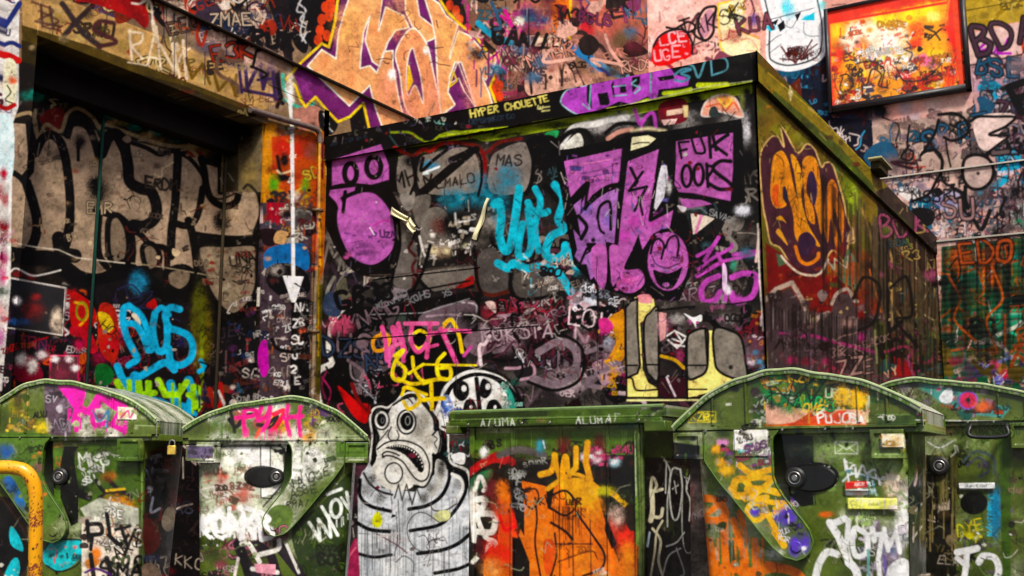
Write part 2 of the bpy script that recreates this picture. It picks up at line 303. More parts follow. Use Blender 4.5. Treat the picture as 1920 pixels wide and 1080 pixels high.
# recess : throw-up letters, dark surroundings
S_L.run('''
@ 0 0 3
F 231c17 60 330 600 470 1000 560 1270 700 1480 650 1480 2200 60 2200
q 5
b 2c8a78 70 34 .9 190 540 640 640; b 2f9080 46 34 .9 760 700 880 730 990 770; b c0a070 40 20 .8 640 690 830 760 1080 830; b 8a8a50 40 20 .7 700 690 560 600; b 7a6040 80 30 .8 900 800 1150 850
q 2
m 40 36 2a6a60,8a7a50,3a2a20,7a2a20,b0a080,1a3a38 120 520 1240 860
S b09a7c 18 200 620 190 690 215 780 240 740 300 750 360 800 390 710 450 690 530 740 560 800 600 740 700 790 860 830 960 850 1060 910 1150 900 1240 930
f 7a2420 230 640 330 600 370 650 340 720 290 740 230 690; f 8a2a22 1060 850 1140 860 1120 900 1070 900
s b8a890 6 280 560 400 560 520 600; s b8a890 6 760 700 830 690 840 780 780 790
s a08868 20 60 660 180 640 215 770 260 700 340 740 380 640 440 610 520 660 560 720 600 700 700 740 840 790 950 820 1060 830 1130 900 1200 930
F a8907a 40 690 170 700 200 830 300 740 400 790 380 700 470 690 540 800 600 740 720 790 960 860 1160 900 1240 930 1480 1010 1480 1400 1100 1400 1080 1600 960 1600 900 1480 740 1500 600 1560 480 1540 380 1460 250 1420 60 1400
q 5
b b49c82 70 90 .6 130 1200 300 1000 440 1250 660 900 650 1250 850 1150 1050 1150 1300 1200
b 8c7866 50 60 .5 100 900 420 820 480 1150 880 900 1080 1350 300 1350 760 1200
b 5e4e42 40 40 .6 450 790 330 870 1330 1040 560 1500
q 1.8
m 60 22 8a6a58,d8c0a4,6a5a50,9a5a48 60 800 1420 1420
q 1.6
S 0f0b0a 44 165 700 178 860 170 960 130 1010; s 0f0b0a 34 0 940 90 980 150 1040 190 1120
s 0f0b0a 58 150 1030 180 1120 205 1220 205 1310 170 1400 110 1450 50 1450
s 0f0b0a 52 200 860 240 780 290 760 340 800 370 900 385 1010 395 1140 390 1260 370 1360
s 0f0b0a 80 330 1340 350 1420 420 1440; s 0f0b0a 20 410 1240 400 1330 380 1400
s 0f0b0a 44 380 760 400 700 450 690 500 720 530 790 555 880; S 0f0b0a 20 440 800 440 900; b 0f0b0a 30 40 .9 450 800
s 0f0b0a 70 570 860 610 770 660 760 700 830; s 0f0b0a 64 700 820 720 930 730 1020 790 1060 850 1080 880 1160 870 1230 810 1270 750 1265
b 0f0b0a 60 60 1 560 1080 545 1040; s 0f0b0a 44 540 1180 600 1200 680 1230 730 1290 745 1400 740 1480; s 0f0b0a 40 560 1180 555 1260 550 1340 560 1440 600 1500
s 0f0b0a 36 730 1290 790 1320 850 1380 930 1400 940 1500 930 1560
s 0f0b0a 26 700 790 820 830 900 870 960 850 1050 880 1110 940 1150 1010 1140 1090; S 0f0b0a 50 1000 870 995 1000 985 1150 965 1300 960 1440; s 0f0b0a 40 1140 1060 1120 1180 1090 1250 1040 1270 985 1255
s 0f0b0a 46 1060 1240 1085 1330 1100 1430 1110 1520
s 0f0b0a 40 1130 890 1150 960 1160 1040 1190 1120 1260 1160 1330 1130 1345 1040 1345 960; S 0f0b0a 34 1240 900 1240 1080; S 0f0b0a 34 1130 900 1240 930
s 0f0b0a 40 1370 1000 1420 1020 1460 1090 1475 1200 1440 1310; s 0f0b0a 50 1090 1325 1200 1340 1330 1350 1450 1340; b 0f0b0a 44 56 1 1245 1230 1245 1250
o 867462 0f0b0a 44 1110 1380 1280 1370 1440 1370 1455 1480 1450 1620 1400 1720 1320 1780 1240 1740 1170 1640 1130 1520
b a49278 70 60 .6 1300 1640 1200 1460
o 84725f 0f0b0a 34 610 1250 660 1210 710 1280 725 1400 700 1480 650 1500 610 1420
o 84725f 0f0b0a 30 800 1400 850 1370 895 1420 890 1500 830 1520
o 84725f 0f0b0a 34 940 1530 1020 1500 1080 1530 1070 1600 1010 1640 940 1600
s 0f0b0a 90 60 1430 180 1450 300 1460 400 1540 500 1580 600 1570 700 1500; s 0f0b0a 80 380 1520 460 1600 540 1610 640 1570 740 1520; s 0f0b0a 90 780 1540 880 1620 960 1680 1060 1690 1130 1620; s 0f0b0a 70 1110 1600 1180 1740 1280 1840 1380 1800 1450 1700
s 7a7068 26 360 1600 450 1660 560 1680 700 1620; s 8a8078 26 1000 1740 1080 1740 1160 1800 1230 1860 1340 1880 1430 1820
m 50 30 8a7664,c8b090,5e4e42,a08060,5a4a3c 60 760 1440 1560
S d8cbb8 6 70 1365 200 1390 330 1405 430 1450 700 1480; S a09078 6 740 1480 900 1500 1240 1560
t 0f0b0a 60 11 1300 1500 -12 UNAX; t 0f0b0a 36 8 1330 1535 -5 SOR; s 0f0b0a 9 1310 1580 1340 1590 1390 1575
s 0f0b0a 10 1180 1100 1240 1120 1320 1090; m 20 20 5a4a40,8a3a30 1100 1400 1440 1600
# lower recess
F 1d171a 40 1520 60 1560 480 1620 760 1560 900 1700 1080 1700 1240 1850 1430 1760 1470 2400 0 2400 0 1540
m 130 50 8a1a28,c02030,2a1418,e0d0d0,7a1a3a,d05a20,3a2a4a,b03a5a,101010 60 1640 680 2200
m 60 50 3a3038,1a1418,5a3a40,7a5a5a,2a2a5a,6a1a20 700 1900 1440 2300
@ 0 360 3
q 2
S d8d0c8 8 40 480 370 540 350 800; S d8d0c8 8 30 760 350 805; F 15101a 40 485 365 545 350 800 35 760
b 9a2020 60 60 1 190 660; b 24508a 60 20 1 110 730; b e8d0b8 34 70 1 320 730; b d8d0d0 24 24 1 100 610; b c02a20 30 20 .9 200 590; b 8a2a2a 30 20 .9 100 460 170 480
s e8e0d8 8 50 460 90 430 180 470 260 460 340 440
f c43018 400 570 480 590 540 680 520 760 460 790 400 740; s e0a030 14 420 620 480 640 490 700 450 750; e - 8a9a30 10 30 50 460 670
s 151010 14 440 560 540 640 550 760 500 860
f c03a20 560 640 650 660 670 850 640 960 560 880; f d0b040 550 680 610 690 640 760 590 790; t 151010 50 7 560 760 40 HOSH
s c02838 60 420 780 480 800 520 880; b c02838 60 40 .9 630 860; b b0204a 40 40 .9 450 860 560 940
f 8a1030 90 960 220 980 230 1060 100 1060; b d8d0c8 30 40 1 120 940 180 980
q 1.5
F 6a1830 280 915 440 920 440 1075 275 1075; C d03a60 9 285 920 440 922 440 1080 280 1080; b f0e0e0 24 20 1 310 940 390 940 420 990; b 8a2a40 40 30 .9 350 1020
f 1c6a30 540 980 600 970 640 1020 620 1080 540 1080
q 2
b 7a6a10 60 200 .8 1130 800; b 8a9a20 14 220 .8 1135 850
b 3a8ab0 50 60 1 780 510; s 2a2a50 9 660 550 740 520 800 600 720 640 860 660 1010 725; s 2a2a50 8 700 530 760 660 860 560 740 600
f b02828 820 640 870 600 880 660; f d8c8b0 740 690 780 680 790 750
s 24a9d2 38 725 640 695 660 692 730 715 820 755 900 770 940 725 975; s 24a9d2 36 700 740 760 745 800 800 835 890; s 24a9d2 34 740 650 790 690 830 780 850 890
s 24a9d2 38 870 690 860 780 880 880 920 895 940 840 940 750; s 24a9d2 30 870 680 910 650 950 690
s 24a9d2 38 1010 660 960 650 930 690 950 760 1000 780 1060 810 1085 870 1070 940 1010 975 960 950 950 880
s 24a9d2 40 660 980 700 1060 780 1040 850 1000 930 960 980 1000; s 24a9d2 26 1130 950 1150 990 1120 1010
s 1c2a60 8 720 1000 760 980 740 1060
@ 0 720 3
S 22a0cc 60 700 20 740 80 770 60 760 -40; S 22a0cc 50 960 0 990 120 1060 140 1090 60 1060 -20; s 22a0cc 40 830 90 900 100 1000 150 1090 170
F 1a1418 900 160 1100 180 1080 240 940 230
S 9fd020 34 780 0 790 60 870 50; S 9fd020 36 890 -20 930 60 1000 60 1050 -10; S 9fd020 40 660 -10 700 60; s 9fd020 30 1060 60 1130 110 1100 130
d 8fc41c 14 20 160 700 -10 1130 20
q 2
m 30 36 8a1a28,c8b8b0,2a2a50,101010,7a3a2a 1100 -40 1460 200
S b8302a 24 1240 0 1250 100 1200 180; S c8c0b8 14 1230 40 1260 110; s 9a3028 30 1180 30 1210 130
''')
# pillar right of the recess
S_L.run('''
@ 0 0 3
q 3
F 7a6a50 1290 700 1480 640 1480 1080 1240 1080 1250 800; F 4e4432 1260 780 1340 760 1340 1080 1250 1080
b 1c1411 90 50 1 1380 740; b 2a1a12 60 60 .9 1370 800; s 1c1411 12 1290 720 1420 700 1470 700; b 8a7448 50 90 .7 1400 980
s 2a2420 16 1370 1060 1400 1040 1460 1100
F c9881e 1478 690 1560 690 1560 1200 1478 1200
F c4561a 1530 770 1830 740 1830 1500 1530 1400
m 30 40 d8a020,b83a18,e0c060,8a4020,6a7a20,d86a20 1480 700 1820 1200
b c83c14 60 60 1 1590 830 1700 830; S 2a1410 20 1560 880 1580 990 1620 1000; S e8d8b0 9 1560 960 1580 980 1640 960; b 1a1010 40 24 1 1590 1000; b 1a1010 26 40 1 1600 900
b 5a9a30 30 60 .8 1540 1040 1720 1060; b 8a4a4a 60 60 .8 1760 850
@ 0 360 3
F 52424a 1465 60 1760 60 1740 1200 1460 1200
m 90 40 8a2a30,c8a040,3a3a40,d8d0c0,a04a30,5a6a70,2a2028 1470 0 1740 500
F a82838 1500 60 1600 60 1600 180 1500 160; m 8 20 f0d0d0,d8c8b8 1500 60 1600 180; S d8c8c8 6 1470 80 1475 170; S c02030 10 1520 70 1530 170; S c02030 10 1560 70 1560 180
b 1a1414 40 30 1 1610 130; b 4a4a44 50 60 .8 1700 140; f 2a1a1a 1470 210 1560 220 1540 300 1480 290; f c8a070 1560 220 1620 230 1600 290 1540 280
q 2
f 1f6fae 1490 340 1560 300 1700 290 1740 360 1730 440 1660 420 1560 400 1490 430; f 141416 1520 420 1620 400 1720 450 1740 560 1620 600 1540 560 1500 500; b 9a9088 40 30 .9 1560 440
q 1.5
m 110 26 141414,e8e4e0,8a7a70,c8b8b0,3a3a44,a05a3a 1470 560 1740 1200
F 161416 1640 600 1740 600 1740 1180 1630 1180; m 30 18 141414,8a8480,2a2a2a 1640 600 1740 1180
t e8e4e0 44 10 1660 670 0 NA; t e8e4e0 44 10 1650 755 0 ZB; t e8e4e0 44 10 1640 850 0 SC; t e8e4e0 44 10 1650 935 0 OO; t e8e4e0 44 10 1640 1015 0 2; t e8e4e0 40 9 1660 1080 0 E; b e05a3a 20 16 1 1700 780
f c638a8 1460 860 1500 840 1510 1000 1480 1040 1450 960; s 141212 22 1530 830 1560 880 1640 900 1700 900 1690 980
m 40 26 243a6a,1a6a8a,5a2a5a,8a3a3a,c8c0b8,1a1418 1290 560 1460 1200
b 5a5c18 40 160 .8 1120 700; S d8cfc0 9 1458 540 1455 640
@ 0 0 3
q 1.4
q 4
b e8e0d4 24 90 .8 1630 500
q 1.5
F b8662a 1780 740 1830 740 1830 1500 1790 1600
S d0a040 12 1795 760 1800 1500; S 7a1a14 16 1815 800 1812 1000; S 5a5018 40 1800 1620 1795 2200; S 3a3a1a 16 1820 1600 1815 2200; S a8882a 10 1790 1500 1790 2000
m 24 16 c89a30,8a2a20,4a4a20,d86a20 1775 760 1830 2100
# left pillar : pale face fragments, red and blue strokes
F d8d2cc -400 -400 112 -400 104 600 70 700 60 1600 10 2200 -400 2200
m 60 50 c02a28,2a3a8a,e8e0d0,8ab0c0,d8c0a0,702a3a -300 -200 80 640
s 2c3a86 30 -40 230 40 130 110 20; s 2c3a86 24 -10 270 60 240 110 260; s d03028 40 -40 330 30 310 100 340; b 1a2058 26 26 1 10 440; f f0e8c8 30 340 90 360 90 560 50 600 20 500; s 303a20 8 40 480 60 520 30 560 70 580; s c02a28 26 0 600 40 610 80 590; b d86040 30 26 1 70 450
f d0e4e6 -40 680 70 670 66 1000 -40 960
b b02a3a 24 40 .8 20 980 0 1080 30 1120; S f2ece6 16 60 1000 48 1500 22 1700
@ 0 360 3
b c83a7a 30 40 1 20 370; b d86a9a 30 60 .9 10 470; b 1e6a48 40 26 1 10 560; b 8a1a28 40 40 .9 10 250 20 190; b e0a0a0 40 60 .8 0 680; b b85a9a 30 60 .8 0 820; m 26 26 c02a28,e8e0d8,5a2a3a,d8a0b0 -60 200 40 1100
''')

# ---------------------------------------------------------------- front of the block
mottle(S_F, ['1c1818', '4a4440', '5e5650', '2a2024', '6a5c54', '141214'], 260, 14, 60, .7, 580, 150, 1450, 1100)
S_F.run('''
m 170 34 2a1a1a,6a6058,141212,8a8078,5a2a2a,3a5a60,a09488 600 260 1440 560
m 200 34 2a0c12,8a1a2a,141012,5a4a50,9a8a90,3a2a34,6a3a4a 600 540 1440 1000
m 60 26 a02a3a,c8b0b0,1a1014,b04a6a 860 560 1180 640
# coping band
@ 560 0 3
q 1.5
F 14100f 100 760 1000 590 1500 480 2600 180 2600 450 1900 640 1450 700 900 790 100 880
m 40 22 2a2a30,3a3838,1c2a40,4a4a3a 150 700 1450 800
t 34465c 26 5 960 700 -8 DEMSMAKOTICO
t 2c3c50 40 5 180 830 -8 ALGRISA
t e0d070 38 8 970 660 -12 HYPER; t e0d070 36 8 1165 622 -12 CHOUETTE; t c8c080 26 7 1370 614 -80 E; S c8c080 8 1370 605 1410 600; S c8c080 8 1370 625 1410 620
m 12 14 d8d0c0,7ab0a0 600 660 820 700
@ 1000 0 4
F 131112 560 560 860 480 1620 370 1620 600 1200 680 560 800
q 1.6
F b84cc4 225 700 300 650 420 625 560 600 620 570 700 555 860 520 1010 485 1060 560 1170 590 1160 640 1040 660 940 670 920 780 860 720 820 740 740 780 640 760 560 800 430 850 330 860 250 820 200 760
F 131112 400 640 430 620 440 820 400 760; F 131112 505 700 560 690 600 600 610 720 560 790 500 790 480 700; F 131112 740 580 800 570 800 620 740 700; F 131112 930 580 1050 560 1060 590 950 610; F 131112 650 640 720 620 720 690 650 700
S b84cc4 34 560 620 590 760; S b84cc4 40 700 580 730 740; S b84cc4 44 860 560 900 700
s 9fd0d0 8 400 640 260 670 205 760 260 820 330 860; S 7ab8bc 9 430 630 420 820 370 780; S 7ab8bc 8 600 650 690 640; S 7ab8bc 8 600 720 700 712; s 7ab8bc 12 770 600 740 630 800 660 760 700; S 6aa6aa 12 880 540 880 690
S e0c8e8 5 400 632 850 522 1050 484
s 4a8aa0 18 1060 560 1120 520 1180 520 1110 550 1170 580 1120 610 1060 600; s 5a9aa8 16 1150 480 1200 500 1240 580 1290 450; S 5a9aa8 13 1330 430 1340 560; s 5a9aa8 13 1340 435 1440 440 1450 520 1340 565
b 2a2a26 80 40 .6 1540 440 1500 540
# lime strip under coping
q 2
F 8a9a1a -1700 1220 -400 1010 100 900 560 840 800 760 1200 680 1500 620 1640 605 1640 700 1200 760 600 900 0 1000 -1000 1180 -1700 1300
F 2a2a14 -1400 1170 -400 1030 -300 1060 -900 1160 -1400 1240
s b6c620 26 560 820 700 800 860 750; s c0cc20 40 1240 640 1350 640 1450 635; s b0c020 30 980 700 1100 690 1180 670; s b0c020 22 -700 1020 -500 990 -200 960; s 9aae18 26 0 930 200 900
s c8c8a0 4 0 940 560 820 1000 720 1300 650 1640 606
q 4
b 0f0e0e 160 30 .9 200 940 -200 1010 -600 1090
# band right under : grey arches, red lettering, orange fan
b a09a98 120 60 .9 500 940 700 900 1100 880; b 8a8480 100 60 .8 1150 950 1500 900
q 2
s d0ccc8 50 200 1100 300 960 460 930 560 900 700 880; s 15110f 40 150 1120 260 1000 380 980 440 1060; s 15110f 30 540 1000 640 930 800 930; s c89080 34 560 1040 640 990 740 970
f e0dcd0 240 1080 330 1000 370 1040 360 1110 240 1130
f 34a05a 90 1000 190 980 160 1050 110 1060; b 2a8a4a 40 30 1 130 1020
s b848b4 26 760 820 800 930 850 870 900 850 920 960; S b848b4 16 810 900 815 1030
f 8a1a28 950 780 1130 740 1160 880 1080 930 960 920; F e8c0a8 1000 830 1120 810 1120 850 1000 870; F e0c890 1120 790 1160 790 1160 880 1130 880; F e8c0b8 960 900 1080 890 1060 930 980 940
o e8a088 d8c8c0 12 1260 860 1300 760 1400 710 1500 730 1550 800 1570 880 1450 850 1350 830 1330 870; f 3a4a48 1320 870 1330 810 1370 800 1390 870; b f0a030 60 50 .9 1440 760; s e0603a 12 1300 800 1400 780 1440 830 1500 770 1540 820; s f4d060 9 1380 730 1440 800 1490 740
q 5
b 101010 40 70 1 1600 720; b 14120f 60 40 .9 1210 740; b d0ccd0 30 130 .9 1600 980; b 7a8040 20 80 .9 1570 760
s d8caa0 22 740 985 860 965 990 985; s 15110f 30 700 1010 800 1000 920 1000
''')
# left half of the front : purple head, grey throw-up, paper, cyan tag
S_F.run('''
@ 560 0 3
q 1.8
F 14100f 150 830 560 740 560 1080 150 1080
s 8a9a28 12 520 745 620 745 680 780 740 800 800 760 880 740 960 760 ; s 7a8a24 14 960 760 1060 790 1140 750 1260 730
S 3a5a5a 8 510 760 560 830
s b02818 22 540 830 600 860 640 880 700 840 740 850 800 810 880 800; s 7a2018 20 880 800 1000 820 1050 860 1130 800 1250 780; s 8a1a18 24 1030 850 1050 920 1030 1080
f 857a70 560 900 620 880 640 960 640 1080 560 1080; f 8f8276 680 900 760 860 840 840 940 830 1000 880 1020 1000 1000 1080 700 1080
f 8c8078 1080 900 1140 840 1260 800 1310 860 1310 1000 1260 1080 1080 1080
b 2c8ab0 50 30 .9 740 930; b 1f86a2 70 80 .9 1180 1000; b 1f86a2 60 50 .7 1010 1020
S 14100f 50 960 860 700 1080; S 14100f 40 1000 840 860 900
t 14100f 90 14 550 1070 -20 MH; t 14100f 70 12 700 1070 -10 IX; t 241c1c 50 8 780 1060 -10 EMALO; t 2a2424 60 10 1110 930 0 MAS
S e8f0f0 12 705 972 790 938; S d8f0f0 6 700 980 730 976
f 100e0f 1290 780 1420 760 1470 820 1440 920 1360 960 1320 900
q 1.4
O b85eae 14100f 26 175 890 470 795 520 930 520 1020 330 1075 175 1085
e b85eae 120e12 30 34 56 292 975; e b85eae 120e12 30 40 58 422 940
@ 560 360 3
f 14100f 130 100 200 -40 470 -30 560 60 590 240 560 420 440 480 300 440 200 300
O b85eae 14100f 20 170 -20 330 -40 320 20 230 60 240 110 220 130 200 60 160 20
o b85eae 14100f 24 225 60 300 10 400 -10 470 30 530 120 550 240 530 340 450 410 370 415 280 360 225 250 205 150
S b85eae 30 225 50 240 90; S 14100f 22 262 0 250 110
b 7a3a7a 50 20 .8 360 300 380 340; m 16 20 7a3a8a,c06ac0,5a2a5a,c85a9a 250 180 500 380; S e8e0e8 5 400 200 425 240; s c03a9a 9 420 190 480 160 520 170
f 6e6660 560 290 660 290 650 520 560 540 530 480; f 736a62 640 40 740 20 720 140 680 200 650 140; f 8c847c 570 20 650 0 640 90 600 100; f 7a7066 560 160 640 200 630 270 560 270
s 5a2420 18 640 280 620 320 660 370 640 420 650 480 640 560; s 14100f 24 500 480 540 420 560 300
f 7c736a 660 460 980 420 960 520 860 560 780 570 700 520; f 7c736a 700 120 820 100 900 300 840 320 700 300; b b89878 60 40 .8 800 330; b d8c8a0 26 22 1 830 330 760 330
f b02018 880 540 975 470 980 520 900 560; b 7a2a20 50 50 .8 790 190
f 5c5450 1010 360 1100 320 1180 460 1180 540 1100 580 1010 520; s 6a2418 22 1000 420 1010 540 1080 580 1180 560; s 14100f 22 1190 440 1200 580; f 5e5650 1220 460 1440 480 1440 580 1240 590
q 3
b 0d0b0b 90 80 1 890 170 910 210; m 14 20 e8e4e0,c8b8a0 840 140 970 280; S e8e4e0 7 880 120 885 180; S e8e4e0 7 900 170 960 160
b d8cfa8 30 20 1 940 310; b 14100f 40 50 1 930 350
q 1.8
s d8d0c8 12 680 250 700 330 720 380; m 14 20 d8d0c8,9a9088,6a6058 650 220 760 420; m 20 16 e0d8d0,a89890 780 280 980 340
s 5a4a40 6 400 468 600 460 720 435 960 410; S 14100f 12 560 575 960 500
q 4
b 1c8098 90 60 .8 880 40 1040 20; b 1c8098 50 120 .8 1130 60 
q 1.5
s 20b6ce 46 1100 70 1130 60 1140 150 1130 250 1160 330 1190 300 1210 200 1230 60 1240 -20
s 20b6ce 40 1260 180 1240 280 1240 360 1290 350 1310 280 1300 170 1290 100
s 20b6ce 40 1290 60 1310 100 1370 120 1400 110; s 20b6ce 36 1330 -20 1360 60 1330 200 1350 330; s 20b6ce 44 1440 -40 1490 40 1460 150 1490 210 1420 250 1390 340 1430 380 1490 350 1500 300
s 20b6ce 30 1480 200 1530 190
s 20b6ce 44 1120 400 1180 430 1210 400 1280 430 1350 420 1430 430 1480 480 1530 560; s 20b6ce 40 1540 330 1560 410 1620 430; b 20b6ce 26 30 .8 1560 440
m 40 30 c8b0a0,8a7a70,4aa0b0,2a2024,e0d8d0 1230 380 1560 560
b c8ccd8 60 70 .9 1610 620; b d8b0b8 40 60 .8 1560 640; m 60 26 e8e8f0,8a90a0,2a2a34,c8a8b0,14100f 1520 500 1760 720; S 14100f 14 1680 500 1690 760
s 0f0c0c 20 640 560 700 440 740 300; s 0f0c0c 18 560 150 570 300 540 420 520 520; s 0f0c0c 22 660 470 720 540 800 590 900 560 980 530; s 0f0c0c 20 990 330 1000 480 1030 580; s 0f0c0c 22 1200 440 1190 540 1240 600 1340 600 1440 580
@ 560 0 3
s 0f0c0c 16 640 890 660 1000 630 1090; s 0f0c0c 16 960 830 1020 880 1030 1000 1010 1100; s 0f0c0c 26 1290 800 1320 900 1310 1020 1280 1090; b 0f0c0c 60 50 .9 640 900; s 0f0c0c 20 700 890 690 960 760 900 850 830
@ 560 360 3
# lower left: big dark shape with white contour, pink and yellow tag
q 2
f 2c2426 170 480 330 620 560 600 900 540 1000 600 1020 760 940 900 940 1300 160 1300 160 700
s 8a8478 20 200 480 160 570 180 700; s 8a8478 14 280 430 220 520 190 620 ; f 6a6450 200 560 260 480 280 560 330 630 220 720
f 14100f 200 700 260 640 500 640 980 560 1020 640 1010 780 900 1000 940 1120 200 1180 160 900
s d8d4cc 26 330 635 260 650 200 720 170 800 170 900 190 960; s d8d4cc 34 180 970 110 1010 100 1100 120 1200; s 8a2a50 12 160 1000 130 1080 150 1160
f 5d4f52 330 820 420 740 560 700 640 740 620 900 500 1000 340 1060 300 960 300 880; f 746068 680 700 800 640 960 610 1000 640 990 760 820 800 700 760; s a89098 12 720 700 860 690 990 710; s c0b0b4 8 920 620 1000 640 980 740
s 9c8c90 9 290 940 300 1040 370 1080; b 3a4a40 50 20 .8 580 710
q 1.3
t 8a8a8c 40 5 440 660 -22 WERAXT; t 8a8a8c 36 5 600 640 -22 OKOHS; t 8a8a8c 30 5 820 590 -25 XS; S 9a9a9a 5 400 690 700 680 960 600; t b0b0b8 50 7 340 1110 -35 XGAS; m 12 24 c8c8d0 330 1060 450 1150
s f0a03a 20 470 800 420 830 430 890 490 880 510 820 470 790; s f4d030 16 640 800 690 780 740 830 680 880 640 860; s f4c83a 20 820 740 860 720 900 800 920 900; s f2b040 14 800 780 830 740
s fa5a9a 24 470 760 490 850 500 950 540 850 530 760 580 850 590 950; S fa5a9a 22 560 740 600 900; s fa5a9a 22 640 740 630 830 670 900 720 850 740 780; S fa6aa0 22 600 740 780 740; S fa5a9a 22 740 740 720 930; s fa5a9a 24 800 770 860 900 890 970; S fa5a9a 20 740 800 840 775 965 785; S f06a9a 20 520 870 580 850; S fa5a9a 16 700 880 780 860; S fa6ab0 14 510 880 510 980; s c84a9a 18 930 920 970 870
s ecd22c 20 540 920 590 890 540 960 530 1040 580 1060 600 1000 560 960; s ecd22c 18 640 930 650 1000 680 1050 700 1060; S ecd22c 16 620 1020 700 970; s ecd22c 20 820 910 780 960 790 1040 850 1050 850 990 800 990; S ecd22c 10 700 970 1000 975; S ecd22c 14 700 1080 760 1060
f d02020 220 1090 330 1180 400 1200 380 1300 300 1250; s b02a60 10 130 1040 180 1120 160 1200
# middle : dark red scribbles, black cloud, faint lettering
q 2
S c03a5a 12 1200 740 1220 830 1280 780; S e07a8a 12 1330 680 1360 760; s b03048 10 1180 680 1300 640 1420 700; s 8a2030 14 1240 720 1340 700 1440 760; f d8b8b0 1050 620 1100 620 1110 680 1080 660; b d89a9a 26 18 .9 1370 720
b 0c0a0c 220 90 1 1300 900; b 0c0a0c 160 110 .95 1150 860 1480 900; b 0c0a0c 160 50 .9 1000 820
f 7e6a72 1410 900 1470 850 1500 880 1520 1000 1480 1060 1420 1040; s 6a5860 24 1560 960 1660 940 1700 980; s 7e6a72 30 1400 1040 1460 1120 1600 1100 1680 1040; S 0c0a0c 20 1480 900 1480 1030; S 0c0a0c 16 1560 1000 1560 1080
s 7e6a72 20 1060 860 1120 840 1160 880 1100 900; f 2c2428 1200 960 1300 940 1320 1020 1240 1060; t c8c8d0 50 6 1220 930 20 XATES; s d0d4da 9 1240 910 1270 960 1300 930 1320 980; s b03a5a 9 1180 820 1240 800
b 6a5a60 60 20 .8 1260 1070 1540 1090; b d83a9a 40 30 .9 1720 780; b e86ab0 20 26 .9 1720 740
''')
S_F.run('''
@ 0 0 1
q 1.5
m 60 30 8a7078,141012,b08a98,5a2a3a,d8c0c4,141012 880 590 1170 760
m 40 26 141012,8a7078,c04a6a,3a4a6a,141012 600 560 700 760
s 8a7680 14 1010 660 1050 640 1080 660 1075 700 1040 720 1000 710; s 141012 6 1000 650 1050 628 1092 655 1088 710 1040 732 990 716; s 8a7680 9 1100 660 1140 650 1160 680 1120 700 1100 720 1150 730; s 141012 5 960 650 980 690 960 730; t b8a0a8 26 3 905 640 -4 ROKSTA; t 141012 40 7 700 735 -6 MOX
''')
